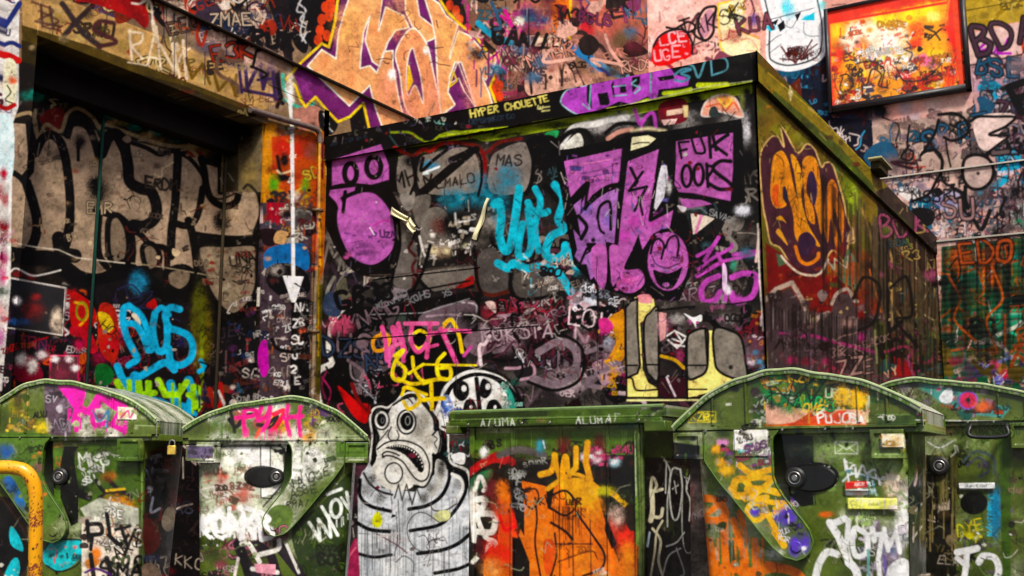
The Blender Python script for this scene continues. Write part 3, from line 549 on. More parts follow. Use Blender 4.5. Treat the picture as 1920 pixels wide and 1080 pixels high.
# right half : purple letters with black outline, small yellow face letters, magenta tag
S_F.run('''
@ 1000 230 4
q 1.5
F 0f0b0d 150 210 300 190 680 110 720 90 1000 60 1560 -30 1570 60 1590 600 1480 620 1090 560 1080 700 1160 740 1200 960 1180 1120 1100 1330 900 1330 820 1260 760 1320 560 1260 430 1200 300 1060
q 5
b 15110f 60 160 1 1600 300; b 15110f 60 60 .9 1560 700; b d0d0d8 60 40 1 1570 660; b c8c4c0 26 60 .8 1010 480
q 1.5
F e0d8b0 740 110 860 95 920 120 860 170 730 210; s 0f0b0d 10 750 160 800 150 870 150
F bc62b2 230 290 680 190 650 460 560 480 440 540 390 650 360 620 420 460 380 460 280 560
F aa6cb8 300 620 360 570 350 690 480 570 560 520 640 490 610 920 560 920 540 870 550 1040 500 1000 470 900 400 900 350 1050 310 1000 360 870 330 700
F aa6cb8 300 800 420 950 380 1000 540 900 550 1060 430 1180 400 1060 350 1060
F c062b4 710 290 940 200 860 740 1050 650 1020 800 900 830 820 950 800 880 790 830 740 960 690 1040 640 1150 600 1230 560 1150 550 900 640 900 660 700
b c84ab0 60 60 .8 760 740 900 730 680 850; b 7a6ac8 40 60 .6 560 720 400 640; m 50 18 c860b8,8a4aa0,d06ab0,6a5ab8 240 240 660 480; m 40 20 c860b8,8a4aa0,d86ac0,7a6ac0 680 300 1000 900
s 5a4a80 5 360 380 480 360 600 320; s 5a4a80 5 380 420 500 390 640 370; s d87ab0 7 360 310 500 290 600 270
s 0f0b0d 24 280 590 330 520 410 450 400 540 390 650; s 0f0b0d 30 390 640 460 550 560 480 660 460; S 0f0b0d 32 690 110 660 400 640 700 620 930
s 0f0b0d 24 480 720 500 630 560 590 580 640 580 800; s 0f0b0d 20 480 700 500 800 530 830; s 0f0b0d 30 340 700 400 780 360 870; b 0f0b0d 18 18 1 450 880
S 0f0b0d 32 560 910 630 930; S 0f0b0d 26 560 930 570 1180
s 0f0b0d 20 350 1060 400 950 430 930 460 1000; s 0f0b0d 20 400 950 500 940 510 980
S 0f0b0d 26 730 340 780 440 760 470; S 0f0b0d 22 820 370 720 510; S 0f0b0d 22 720 510 850 480; S 0f0b0d 22 850 480 760 660; S 0f0b0d 20 790 560 820 690
S 0f0b0d 34 990 140 930 420 880 720; S 0f0b0d 30 880 730 1050 640 1050 560; F d0ccd4 960 320 1000 320 1010 400 980 560 930 640 900 680 930 450
f 0f0b0d 1050 690 1130 680 1160 740 1140 800 1060 790
F bc60ae 1070 140 1500 75 1510 350 1480 600 1400 590 1280 560 1090 520 1060 460 1070 300
F bc60ae 1100 570 1260 580 1340 610 1180 640 1120 640
S 0f0b0d 26 1510 60 1510 340 1490 610; S 0f0b0d 24 1060 530 1200 540 1480 600
t 0f0b0d 130 26 1110 260 -10 FUI; s 0f0b0d 28 1340 180 1400 130 1460 90 ; S 0f0b0d 26 1370 180 1450 240; S 0f0b0d 26 1320 110 1330 260
e - 0f0b0d 26 36 80 1150 400 1240 390; S 0f0b0d 26 1300 310 1310 480; s 0f0b0d 24 1300 320 1350 340 1300 420; s 0f0b0d 30 1480 290 1400 290 1350 350 1470 450 1490 490 1400 500 1320 460
f d8d0d4 1080 620 1150 640 1120 670; s 707880 10 1150 650 1250 640 1300 680; t 9a9a9a 40 6 1320 690 20 SAVAGE
F d8c8b8 1180 680 1300 700 1360 720 1260 800 1200 840; S e080b0 22 1260 700 1220 820
@ 1000 480 4
f bc60ae 440 -60 540 -80 550 160 520 250 480 200 440 100
f c060b0 580 -80 700 -40 760 60 820 130 830 210 760 270 680 270 620 210 580 100; b c84a9a 50 40 .8 710 180; m 24 18 8a3a8a,d86ab0,c04a9a 620 120 800 260
f 0f0b0d 680 90 760 -60 800 0 830 80 760 100
e c062b4 0f0b0d 30 168 235 1010 40; m 24 20 8a4aa0,c868c0 880 -160 1150 200
f 0f0b0d 900 105 950 118 1010 130 1080 105 1115 85 1090 170 1050 235 1000 250 945 225 910 160; e b060a8 x 0 26 18 995 215
s 0f0b0d 18 880 -20 900 -100 940 -130 980 -80 960 20; s 0f0b0d 18 990 -60 1020 -130 1070 -150 1090 -90 1080 0; s a870b0 16 900 30 940 80 1000 110 1060 80 1110 30; s 6a3a70 12 890 0 920 60 1000 90 1080 60
s 8a5a90 6 940 330 1000 350 1060 310
s c04cb4 26 1230 0 1330 -60 1390 -140; S c04cb4 26 1390 -140 1280 40; s c04cb4 24 1240 100 1340 20 1480 -60 1490 -90; s c04cb4 26 1380 -20 1430 90 1440 180; S c04cb4 30 1230 150 1420 40; S c04cb4 24 1420 40 1690 -20
S c04cb4 30 1500 -10 1700 -40; f d8b8d8 1420 60 1450 100 1450 260 1420 240
s c04cb4 40 1390 150 1300 190 1260 260 1280 340 1360 330 1400 270; s c04cb4 44 1490 160 1580 130 1670 150 1670 230 1640 300 1560 340 1500 330 1490 280; b c04cb4 50 40 .9 1530 330; s c04cb4 30 1450 260 1440 330; f b84cb4 1320 380 1400 380 1410 430 1360 450; b d8d0d8 26 40 .9 1460 250
b 50b090 30 40 .8 1500 70; b 3a6a80 60 50 .7 1600 -20; S 20181a 14 1200 370 1500 360 1700 330 1760 350
q 2
F 4a403c 680 330 1240 340 1560 380 1560 560 1200 560 940 440 700 420; b 9a9490 60 40 .8 1450 480 1080 470; s 101010 50 1240 460 1330 480 1400 560; f 141014 1560 380 1640 380 1600 520 1550 520
m 40 26 2a2024,6a5a60,b05a8a,8a8078 940 330 1620 560
f d08a18 560 480 640 420 680 430 680 760 600 780 540 800 620 640; s e0a020 18 540 790 610 760 650 680; f d83a8a 490 480 560 470 600 540 520 600; b a8b0c0 40 50 .9 560 640; b d88a20 40 50 .8 600 900; m 30 26 d8a020,b02a6a,141014,6a4a5a 480 560 700 1050
q 1.3
F f0dc82 760 310 900 320 920 430 800 500 820 850 860 950 940 1000 950 1060 700 1060 700 900 780 850
f e89098 780 300 870 290 890 350 800 350
O 8d8478 14100f 18 690 390 730 340 780 320 780 500 800 820 780 880 700 915 690 700
o 8d8478 14100f 16 835 480 870 430 940 410 940 900 880 900 845 830 830 600; S 14100f 18 940 400 940 1080; S 14100f 14 700 820 780 820; S 14100f 14 850 815 940 815; s 14100f 16 690 915 740 920 760 990 800 1010 940 1000
S 14100f 16 690 380 700 1080; s 14100f 16 920 410 1100 390 1160 380; S 14100f 22 700 1065 1300 1065; F f4e8a0 700 1075 1240 1075 1240 1085 700 1090
b c890a0 40 80 .8 970 540; F e0a0a0 940 420 1000 430 990 620 950 640; b b03a6a 30 60 .8 1100 740; s d0a030 24 960 750 1060 780 1130 840; S 14100f 12 950 905 1160 905
S d8d0d0 12 1010 900 1040 960 1020 980 1060 1050; f 4a1020 960 920 1140 920 1140 1050 960 1050; S d8c8d0 14 1000 910 1030 980 1065 1050
S e8e0dc 12 1000 600 1060 560 1150 610 1080 690 1010 630; S e8e0dc 9 1060 560 1120 650 1040 620; S e8e4e0 12 1060 665 1150 680
f f0eeec 1130 430 1200 460 1260 440 1260 490 1220 490 1220 540 1200 500
F f0dc82 1160 905 1300 560 1360 560 1370 820 1480 900 1500 980 1160 1060
o 8d8478 14100f 20 1150 640 1190 570 1300 550 1310 700 1300 850 1240 905 1155 905; S 14100f 14 1160 820 1300 820
o 8d8478 14100f 20 1355 550 1480 560 1560 620 1590 780 1600 930 1480 910 1390 860 1360 780; b 14100f 18 18 1 1480 835
S 14100f 18 1150 620 1155 1070; S 14100f 18 1290 555 1305 800; S 14100f 14 1160 1000 1300 1000; F f0dc82 1165 1015 1260 1015 1230 1050 1165 1050
q 2
m 30 30 4a8ab0,c8b8c0,2a1a20,c87a30,8a2a50 1600 380 1760 900; S d8901c 18 1760 500 1775 850; S d8b8b0 20 1670 40 1700 -200
@ 0 0 1
q 2
S d8ccc0 3 1421 420 1424 520 1432 620
''')
# ghost figure and eyed mural
S_F.run('''
@ 560 720 3
q 1.6
o e8e6e0 121012 18 790 240 790 60 860 -40 980 -90 1120 -60 1200 0 1260 120 1270 240
f 121012 830 150 840 20 960 -60 1100 -50 1200 20 1240 150
f e4e2dc 860 160 870 20 980 -40 1080 -30 1150 30 1200 170; f 37a08a 1130 0 1180 20 1210 80 1225 160 1190 160 1170 60; m 14 16 9ad0c0,2a6a5a 1130 0 1215 160; f 7aa0d8 810 80 850 70 880 180 860 220; m 12 20 e8e4ff,4a6ac0 810 70 870 200
b b8b0a4 30 50 .7 1130 90
o 121012 121012 4 870 20 900 -20 950 0 955 60 920 95 880 70; o 121012 121012 4 1020 10 1040 -30 1080 0 1080 50 1050 80 1020 60; o 121012 121012 4 930 160 940 95 980 90 1000 130 1000 165; o 121012 121012 4 1060 160 1070 100 1110 90 1140 130 1140 165
S 121012 26 1000 -30 1020 160; e e8e6e0 x 0 14 18 930 25 1065 15; e e8e6e0 x 0 8 11 970 130 1105 130
q 1.3
@ 619 675 2.667
f d8d4cc 198 470 206 380 196 300 210 245 250 228 290 232 330 190 400 158 470 180 520 250 552 300 556 335 592 360 596 450 610 510 690 550 705 640 700 700 400 720 160 700 150 600 190 520
f 121012 206 470 214 380 204 300 218 252 250 236 292 242 336 200 400 167 465 188 512 254 544 304 548 342 583 368 588 454 602 518 680 560 696 640 690 700 400 720 168 700 158 600 198 520
F ccd0d4 140 620 160 560 200 520 260 640 420 660 560 540 660 570 690 640 700 760 714 1000 716 1300 134 1300 140 900
q 4
b e6e8ea 70 60 .8 260 900 300 1020; b dfe2e6 100 60 .7 540 880 560 1000 620 780; b c8b4b4 60 20 .5 330 900; b a8b0b8 60 60 .5 640 900 200 1040
q 1.4
f dcd9d0 230 500 226 450 244 390 230 345 220 300 228 262 255 250 290 268 315 225 365 196 425 184 475 232 515 290 520 350 548 352 556 410 545 462 520 480 512 560 476 630 430 625 380 650 300 650 235 610 200 560
b 8a8478 40 50 .7 470 300 440 350; b a89c88 30 40 .6 490 400; b fbfaf4 40 40 .8 350 240 300 520
s 121012 10 315 225 365 196 425 184 475 232 515 290 522 350; s 121012 10 230 480 226 440 244 390 230 345
e e8e6de 121012 9 38 48 257 300; e 121012 x 0 24 34 257 300; e 8a8a88 x 0 9 15 262 302; e 121012 x 0 6 11 262 302
e e8e6de 121012 10 46 60 382 310; e 121012 x 0 34 46 385 306; e 9a9a98 x 0 14 24 388 304; e 121012 x 0 10 19 388 304
s 121012 7 306 335 290 372 300 398 330 402 344 380 334 352; S 121012 6 290 350 255 395 226 425; s 121012 7 385 190 400 200 412 216
f e6e2d8 240 445 280 415 340 404 410 416 466 450 496 520 488 585 460 606 428 594 398 558 366 512 325 486 285 478 262 486 250 462
s 121012 9 262 486 285 478 325 486 366 512 398 558 428 594 460 606 488 585 496 520 466 450 410 414 340 402 280 414 236 446
f 141012 276 440 330 424 390 432 440 466 468 520 466 556 446 560 416 522 376 478 326 452
e f0ece0 x 0 3 5 300 432 312 430 324 429 336 429 348 430 360 432 372 435 384 439 396 444 408 451 420 460 432 471 443 484 452 498 459 514 462 532
e e0dcd0 x 0 3 4 330 456 350 464 370 476 388 492 404 510 418 526 434 544; b 8a2a40 22 12 .8 410 478
s 121012 9 268 486 262 470 285 458 320 466 345 478; s e6e2d8 16 290 500 330 505 350 540
e e8e6de 121012 8 44 52 318 566
s 121012 10 512 375 540 350 552 400 538 466 512 476; s 121012 6 520 380 536 395 522 415 532 440; s 121012 12 516 470 512 560 476 632 420 628
s 121012 20 545 486 590 520 594 600 556 680 484 728 394 746; s 121012 12 168 566 198 618 250 656 310 674
f c4c2bc 530 500 575 520 580 590 540 660 500 690 520 600
q 4
b 4a4640 22 46 .8 556 545; b 5a564e 26 30 .7 200 600 250 690 470 690; b 6a665e 30 30 .6 180 650 640 620 500 640; b 3a3632 16 22 .8 560 520 215 590
q 1.4
s 121012 19 604 552 660 576 680 640 652 712 600 780 536 828 400 854; s 121012 19 150 600 150 680 200 730 300 756; s 5a5650 8 500 720 520 752 580 750 630 720; s e0ddd6 14 610 570 655 600 660 650 630 700
S 4a4640 8 322 690 342 622 360 702 382 622 410 722 432 640 452 690; S 6a665e 5 300 650 310 720; S 6a665e 5 340 700 350 900
f e0e23c 212 790 240 756 262 800 246 836 214 830; f d4d69a 520 775 560 750 600 760 590 800 530 806
s 121012 20 136 815 200 848 295 858; s 121012 20 702 868 640 918 560 950 438 968; s 121012 17 136 968 220 986 305 974; s 121012 19 714 1012 640 1044 524 1066; s 121012 12 136 1120 220 1140 320 1130; s 121012 12 716 1150 620 1190 480 1200
s 3a3a3c 5 545 812 480 768 430 768 388 820 392 890 430 945 480 962; s 8a5a60 7 235 870 290 900 340 930 385 965; s 3a3a3c 4 330 760 336 900 320 980; s 4a4a4c 5 330 1010 370 980 415 1010 416 1060; s b0b4b8 6 600 980 650 970 690 1000; s b0b4b8 5 420 1020 520 1000 600 1020
d 3a3c40 26 2 220 150 860 700 840; d 6a6c70 16 2 160 160 700 690 700
@ 560 720 3
d 4a4c50 12 2 300 350 800 970 800; d 6a6c70 20 3 200 350 900 970 960
S 6a6a6a 4 340 840 400 845; s c8c0c0 12 450 860 560 840
f b0305a 215 1200 230 1040 280 940 330 880 335 1200; s d8607a 12 240 1080 280 980 320 920
s e8c428 22 580 60 600 20 660 40 680 100 620 140 590 100; s e8c428 20 560 -30 640 0 740 -20 820 -30; S e8c428 24 690 90 820 80; S e8c428 22 745 0 750 140; s e8c428 18 640 30 720 60 ; s 3a2a10 10 600 70 640 60 660 90
f 121012 480 120 560 20 580 40 540 100; m 14 16 c8ccd0,3a6a60 820 330 930 460; f e8e6e0 860 400 930 390 930 450 880 440
s 8a1a1a 22 300 0 340 100 400 160; S a0a4aa 5 340 0 420 80; 
''')
# ---------------------------------------------------------------- side of the block
mottle(S_S, ['8a7a20', '5a6420', '7a5a1a', '9a8430', '4a5a1c', '6a4a18'], 120, 10, 40, .7, 1400, 90, 1700, 420)
mottle(S_S, ['7a1414', '9a2a14', '5a1010', '6a3a20', '8a4a20'], 90, 10, 40, .9, 1420, 480, 1680, 640)
mottle(S_S, ['4a3c30', '5a4a3a', '2a201c', '6a5440', '3a2c28'], 140, 8, 30, .9, 1640, 380, 1780, 780)
mottle(S_S, ['4a3a38', '5a4448', '3a2a2c', '6a5a58'], 110, 8, 34, .9, 1430, 580, 1680, 800)
S_S.run('''
@ 1440 0 4
q 2
F 8a7626 -160 400 0 540 590 1080 760 1270 900 1400 880 1500 540 1230 0 740 -160 600
F 4c5a1c 0 640 540 1100 800 1400 760 1440 540 1230 0 740
m 70 26 a88a30,5a4a14,b87a28,4a5a20,8a3a18 -60 450 780 1300
s 3a4a14 14 0 730 270 960 540 1200 800 1430 1300 1850; s c8a83a 7 0 545 300 800 590 1080 760 1260
b e8d8a0 16 30 1 170 700; S d8c890 10 165 640 170 750
@ 1440 230 4
b 7a8e28 60 120 .8 600 440 650 620; b 97b020 30 100 .9 640 560; b 8a8a28 80 60 .8 100 60 240 120; b 5a7a3a 40 80 .8 500 360
d 8a9a30 10 8 160 600 420 700 640
q 1.5
o 4c2030 d8b070 12 -60 260 10 120 70 105 120 180 100 60 120 50 200 200 240 220 290 160 350 200 400 330 430 300 480 310 520 420 570 600 590 700 650 880 600 920 590 1060 500 960 450 1000 420 1120 320 1170 220 1160 100 950 20 900 -10 760 -40 600
q 1.3
f e08a10 20 440 40 260 100 210 150 280 190 460 230 600 260 680 300 800 240 900 200 840 190 700 150 560 120 480 110 560 140 620 60 640 20 560; f d85a14 40 480 80 470 80 600 120 610 60 630 30 560
f e89a1c 170 240 220 280 260 420 250 560 300 760 390 920 340 900 270 760 230 600 200 400
f e08a10 260 290 320 250 370 300 400 500 420 700 400 840 370 700 330 560 300 400 290 520 340 640 350 760 290 700 270 500
f d87a14 430 560 460 440 500 440 540 560 570 700 560 900 540 800 500 640 490 720 540 900 560 1010 510 940 470 720 450 900 420 780
s e8a84a 6 30 440 60 250 110 220 160 320; s e8a84a 5 260 300 320 250 380 320
f 1c2440 110 500 130 480 150 560 130 600; f 34204a 300 400 340 370 370 500 350 620 320 560
b 7a1428 60 60 1 300 930; f 3a1c40 230 860 300 820 360 900 300 1000 240 980; s e8821c 26 205 930 240 1030 300 1060 370 1020 380 980
f e09a30 60 720 100 700 140 760 120 740; f e8a040 60 820 90 800 150 920 100 870; f c8a070 590 880 630 780 650 860 610 900; b 8a2014 40 60 .9 540 960
@ 1440 480 4
q 2
F 7a1210 0 300 -20 -100 100 -20 200 80 360 160 460 40 600 60 680 300 760 560 480 460 400 420 320 480 200 220
F 4a6a4a 60 -20 110 0 130 60 80 80; F 6a7a58 440 60 480 100 560 200 680 260 660 20 600 -60 560 60; d b05a20 14 14 150 440 80 700 60; S b8403a 12 620 0 640 200
m 40 26 9a2a14,c05a28,5a0e10,6a6a30,b03a20 60 80 760 420
s e0c8b0 16 100 0 160 70 240 130 340 145 400 120 450 30; S c8b8a0 8 440 30 500 100 500 20 590 90 600 0
S b8a090 34 -20 330 60 250 180 200 250 320 330 500 380 460 450 430; s b8a090 26 480 360 520 280 600 250 640 330 670 340
F 463638 0 360 60 300 170 240 230 340 310 520 330 560 380 520 380 860 0 860; f 4e3a3c 380 500 460 450 520 300 600 290 660 400 700 600 700 900 380 900
m 60 44 2a1c20,6a5458,8a7470,3a2a2c,5a3038 20 300 700 860
d 7a6a68 30 10 220 20 400 700 480; d 2a1c1c 40 10 260 20 400 760 500
s a83070 24 80 580 200 600 340 600 480 640 640 680 760 710 900 760 1050 800 1140 860; b a83070 30 50 .9 700 600; b b03060 40 30 .8 180 780 440 790; b 8a1a30 60 30 .8 300 790
F 4a4a24 780 560 820 480 880 500 920 860 820 900 800 700; S 8a8a60 16 800 560 820 800; f 9a1420 920 780 980 750 1080 830 1100 900 940 900
b 9a2a14 50 60 .9 800 380; S c06a30 12 760 100 850 420
# streaked far half
m 50 60 5a2a1c,3a3a20,6a4a5a,1c1614,8a6a40,2a3a3a 840 -260 1250 840
d 8a7458 60 14 700 870 -300 1220 -60; d 2a1c16 60 14 600 860 -300 1260 -40; d 6a4a30 40 10 500 880 -200 1200 300
F 241a18 820 -400 900 -300 880 500 850 300; F 0e0b0b 1190 -60 1310 0 1320 900 1250 900 1230 300
S 0e0b0b 26 850 -300 900 200 900 460 940 860
@ 1440 230 4
S b89050 16 700 640 760 800 800 1080; S 7a4a20 20 640 700 700 1000; F 3a2e26 800 520 900 480 1320 900 1320 1000 900 640; s 3a4018 10 930 640 1100 800 1300 950; b 5a4030 60 30 .8 1000 600; b 8a4020 50 30 .8 1200 780
''')
S_F.run('''
@ 560 360 3
q 1.3
s f0a03a 20 470 800 420 830 430 890 490 880 510 820 470 790; s f4d030 16 640 800 690 780 740 830 680 880 640 860; s f4c83a 20 820 740 860 720 900 800 920 900; s f2b040 14 800 780 830 740
s fa5a9a 24 470 760 490 850 500 950 540 850 530 760 580 850 590 950; S fa5a9a 22 560 740 600 900; s fa5a9a 22 640 740 630 830 670 900 720 850 740 780; S fa6aa0 22 600 740 780 740; S fa5a9a 22 740 740 720 930; s fa5a9a 24 800 770 860 900 890 970; S fa5a9a 20 740 800 840 775 965 785; S f06a9a 20 520 870 580 850; S fa5a9a 16 700 880 780 860; S fa6ab0 14 510 880 510 980; s c84a9a 18 930 920 970 870
s ecd22c 20 540 920 590 890 540 960 530 1040 580 1060 600 1000 560 960; s ecd22c 18 640 930 650 1000 680 1050 700 1060; S ecd22c 16 620 1020 700 970; s ecd22c 20 820 910 780 960 790 1040 850 1050 850 990 800 990; S ecd22c 10 700 970 1000 975; S ecd22c 14 700 1080 760 1060
''')
S_S.run('''
@ 0 0 1
q 1.4
m 60 22 8a2a1c,6a7a2a,b89a5a,2a1814,a04a6a,3a5a5a,c8a080 1650 420 1765 760
s b8905a 4 1668 470 1680 520 1672 560 1690 600; s 8a2418 7 1690 480 1712 520 1700 570; s c8b088 3 1715 520 1740 540 1725 580 1750 600; s 3a5a3a 9 1720 600 1745 640 1730 690; s a83a5a 5 1660 660 1700 650 1730 680 1755 670; s 14100e 8 1670 620 1700 600 1735 625
m 40 18 a88078,2a1414,6a4a5a,a8304a 1440 600 1650 740
''')
# ---------------------------------------------------------------- rear wall and shutter
S_B.al = .5
mottle(S_B, ['e8b0a0', 'f0c4b8', 'd89084', 'e8c0b0'], 60, 30, 80, .5, 1200, -200, 1560, 160); S_B.al = 1
mottle(S_B, ['1c1c34', '14142a', '2a1418', '1a3050', '101018'], 120, 10, 36, 1, 1480, 100, 1660, 380)
mottle(S_B, ['c8a8a0', 'b89890', 'd0b0a4', 'a89088', 'b0a0a8'], 140, 14, 50, .8, 1640, 120, 2200, 460)
S_B.run('''
@ 1000 0 4
q 3
F edb8ac 830 -400 1400 -400 1400 400 860 500 835 300
F e0a090 820 -300 850 -300 870 520 840 520
b f0c8be 120 90 .8 960 80 1120 60
q 2
m 16 30 e0a8a0,d09a94,f0c8c0,c88a88 880 20 1380 380
f e8243a 890 360 940 280 1000 250 1100 230 1150 260 1180 340 1180 420 1100 450 1000 490 900 480; m 30 26 f8a0a8,f8c0c0,d01c30,f08090 900 260 1170 470; t f8b8bc 80 13 960 330 -8 LCE; t f8b0b4 70 12 920 450 -8 UGE
s 241c20 14 1000 205 1060 215 1110 190 1160 165 1210 190 1200 230 1140 240 1110 200; s 241c20 12 900 350 940 280 1010 235 1100 220 1150 240 1190 320 1190 400; s 2a2024 20 1200 160 1220 120 1240 100; s 2a2024 18 1190 230 1230 280 1300 300 1350 240 1350 160 1370 60 1330 50 1280 70 1240 140 1240 230 1270 290; s 2a2024 14 1160 340 1200 330 1210 280; s 2a2024 10 1200 340 1280 310 1360 320
f c890a0 1250 240 1270 130 1320 70 1350 100 1340 200 1290 280
m 20 20 3a2024,c86a70,8a3a40 1160 330 1400 420
F f4e6b8 1385 20 1480 10 1580 -20 1580 180 1540 240 1600 260 1700 300 1700 400 1430 420 1400 340 1420 300 1400 200; S e8cc3a 12 1385 30 1400 340 1430 390; S e8cc3a 14 1390 30 1470 10; S e8cc3a 12 1580 -20 1575 200 1530 230; s e8a83a 10 1540 230 1620 260 1690 280; m 34 22 3a3a1a,7a8a30,f8f4e0,c8a050 1420 40 1560 200; s f0907a 8 1560 300 1620 290 1660 330 1680 380 1600 380
m 16 30 d890a0,8a4a5a,f0d0b8,a04a3a 1560 -40 1720 380
S 6a2a3a 14 1620 -40 1660 80 1640 160; b 7a5aa0 40 50 .9 1660 150
@ 1440 0 4
q 2
F 14142a 0 560 180 500 430 420 480 880 780 900 790 1060 760 1260 590 1080 300 800
d 1c3a5a 24 20 160 60 560 460 480; m 70 40 1a2a4a,2a6a90,4a1418,0e0e18,4a9ac0,c8a8a0 120 520 760 1240
F 6a2a18 160 640 240 580 260 780 200 740; b 1a5a78 100 40 1 160 540
@ 0 0 1
F 5a4a44 1930 400 2400 380 2400 1400 1300 1400 1300 760 1700 740 1930 700
m 140 50 2a1c1c,8a5a50,c8a090,3a6a7a,7a2a3a,1a1418,a87a5a 1930 -240 2260 900
m 60 50 2a1c1c,3a5a40,7a2a3a,1a1418 1400 760 2200 1200
@ 1440 0 4
# pale rounded shape with a dark outline
o f6fafc f8fafa 30 -60 -200 -50 -40 0 200 0 400 30 480 150 520 320 480 410 400 430 200 390 0 350 -140
c 14181e 14 -40 -200 -30 -40 10 160 10 400 40 460 150 490 300 460 390 390 405 200 370 0 330 -140
b 6ad0ec 50 60 .8 140 40 160 90; b 58c8e8 40 24 .9 30 210 300 130
S 14181e 7 -60 165 80 130 340 62; F 14181e 20 170 80 140 60 190; F 14181e 70 190 120 150 130 210 90 240; F 3ac0d8 -20 200 60 190 20 240; F 14181e 200 110 250 90 220 160; F 3ac0d8 240 150 350 90 350 155; s 2a2a30 6 90 130 130 190 180 205 215 150
s 2a2a30 6 -10 340 60 280 100 260; s 2a2a30 5 10 400 100 330; s 2a2a30 6 270 170 270 240 310 270 380 270; s b8c0c8 6 110 260 190 205 270 250 280 320 220 370
m 30 34 6a2018,5a1a14,7a3020,4a1410 110 380 330 470; S 6a2018 16 100 350 160 440 210 470; S 6a2018 12 180 390 200 460; S 6a2018 14 330 300 270 400 200 470; S 6a2018 12 370 330 300 380 250 450; S 5a1a14 10 90 440 170 450 280 440; S 5a1a14 10 340 390 260 430
S 6ad8f0 8 150 0 150 70; S 6ad8f0 6 120 30 115 90; S 14181e 6 480 40 580 30 580 90; b 58c8c8 30 40 .8 410 40
# tan boards at the upper right, purple tag
F b89a4a 1470 -300 2200 -300 2200 130 1900 160 1480 230; m 30 50 a88838,c8b060,8a7030 1480 -60 2000 200; S 6a5420 9 1480 80 1920 0; S 7a6430 6 1480 -90 1920 -170
F d8b4ac 1490 260 1900 165 1930 390 1500 480; S 241c20 14 1500 495 1700 455 1900 410
F b8909a 1500 500 1900 420 2200 380 2200 700 1560 760
s b02ab0 24 1580 360 1590 430; s b02ab0 20 1580 370 1640 320 1650 360 1600 380; s b02ab0 20 1660 340 1650 400 1700 390 1720 330 1720 410; s b02ab0 20 1800 290 1760 380 1730 400 1820 400; F d84a20 1885 270 2000 260 2000 420 1910 400; 
m 40 40 6a3a40,3a2024,d8b0b0,5a4a50 1500 480 1900 620
b 2a96b8 80 60 1 1680 690; s 2f9cbe 60 1600 660 1700 640 1780 720 1860 760 1940 820; s 1c1c24 20 1600 700 1680 680 1660 720; m 30 40 2a96b8,1c1c24,6a3a44,d0b8c0 1540 600 1960 800
F d8c8c8 1560 790 1850 780 1720 980 1800 1000 1720 1100 1560 1060; s 14141a 20 1520 820 1580 775 1700 775 1850 790 1780 860 1660 1000 1800 1010 1720 1100 1640 1160
@ 1440 230 4
F b49c90 780 20 1500 -80 1680 60 1640 300 1460 400 940 470 800 300
m 110 40 b09488,9a7c74,c8b0a4,7a6460,b8948a 800 20 1480 440
s 14100f 18 1280 -20 1250 80 1180 200 1150 240; s 14100f 18 1280 -60 1400 -60 1480 -20 1500 60 1450 110 1380 130 1320 110; S 14100f 10 1360 10 1460 60; S 14100f 10 1440 -10 1370 70; s 14100f 16 1160 230 1240 200 1300 260 1300 360 1260 440 1200 540 1080 590
s 3a2420 10 1330 110 1350 240 1370 330; s 1c1418 14 1060 20 1045 180 1090 220 1070 280 1000 260 1060 170
s 5a2018 9 800 180 880 150 900 190 820 200 850 260 940 230 960 280 880 320 820 290; m 30 24 3a1a18,6a2820,1c1418 800 160 980 360; s b83a28 12 990 320 1060 330 1100 260 1060 240 1040 330 1180 330 ; s 4a2018 14 1010 380 1080 410 1150 340; s 3a1c1a 12 1000 440 1070 400 1130 440
s 14100f 26 1520 180 1570 220 1600 160 1560 130 1600 110 1540 100; o d0b8b8 14100f 20 1460 350 1480 270 1560 240 1650 270 1690 350 1670 440 1600 495 1520 490 1470 430; s 14100f 10 1500 290 1520 360 1500 440; b 14100f 12 12 1 1575 380; s 14100f 26 1480 480 1480 560 1500 640
F 30a4c4 1700 240 1780 180 1900 160 1900 340 1800 380 1720 380; s 30a4c4 60 1580 540 1680 490 1780 420; s 1c3040 10 1710 380 1780 310 1850 290; m 60 36 2c98b8,2a1c24,d8c8d0,7a3038,1a4050 1560 100 2100 560
S 14100f 20 1680 220 1820 120
s 6a2424 18 1480 600 1540 640 1580 600 1520 690 1460 660; m 120 40 7a3034,c8b0b0,4a2024,e0d0d0,8a8aa0,3a5a70,2a5a50 940 480 1960 900
F b0a4b8 1200 540 1440 500 1440 640 1260 660; b 8a88b8 100 50 .9 1320 590; f 3a9ec0 1090 610 1180 580 1210 650 1150 670; f d8d0cc 960 500 1100 480 1170 540 1080 600; t 2a2a30 40 7 1040 530 10 STA; S 14141a 12 1060 600 1180 550
f e8e8e0 1820 640 1960 600 1960 700 1840 720; b 1c8a60 60 40 1 1900 740
m 40 28 2a3438,6a7478,c8c8c8,1c2c30 1300 740 1700 880
m 90 50 1c1418,3a1a24,2a6a8a,7a6a78,c86a8a,14100f 800 60 1960 860
s 14100f 14 860 -40 980 20 960 140; s 5a2030 12 1100 420 1200 400 1280 460 1200 540
''')
S_B.run('''
@ 1440 480 4
q 2
F 1c5a3a 1300 -70 2400 -200 2400 1400 1300 1400
mottle
'''.replace('mottle', ''))
mottle(S_B, ['1a6a48', '144a38', '2a8a60', '0f3028', '3a5a30', '1f7a6a', '5a4a20'], 150, 8, 30, .8, 1760, 450, 2200, 700)
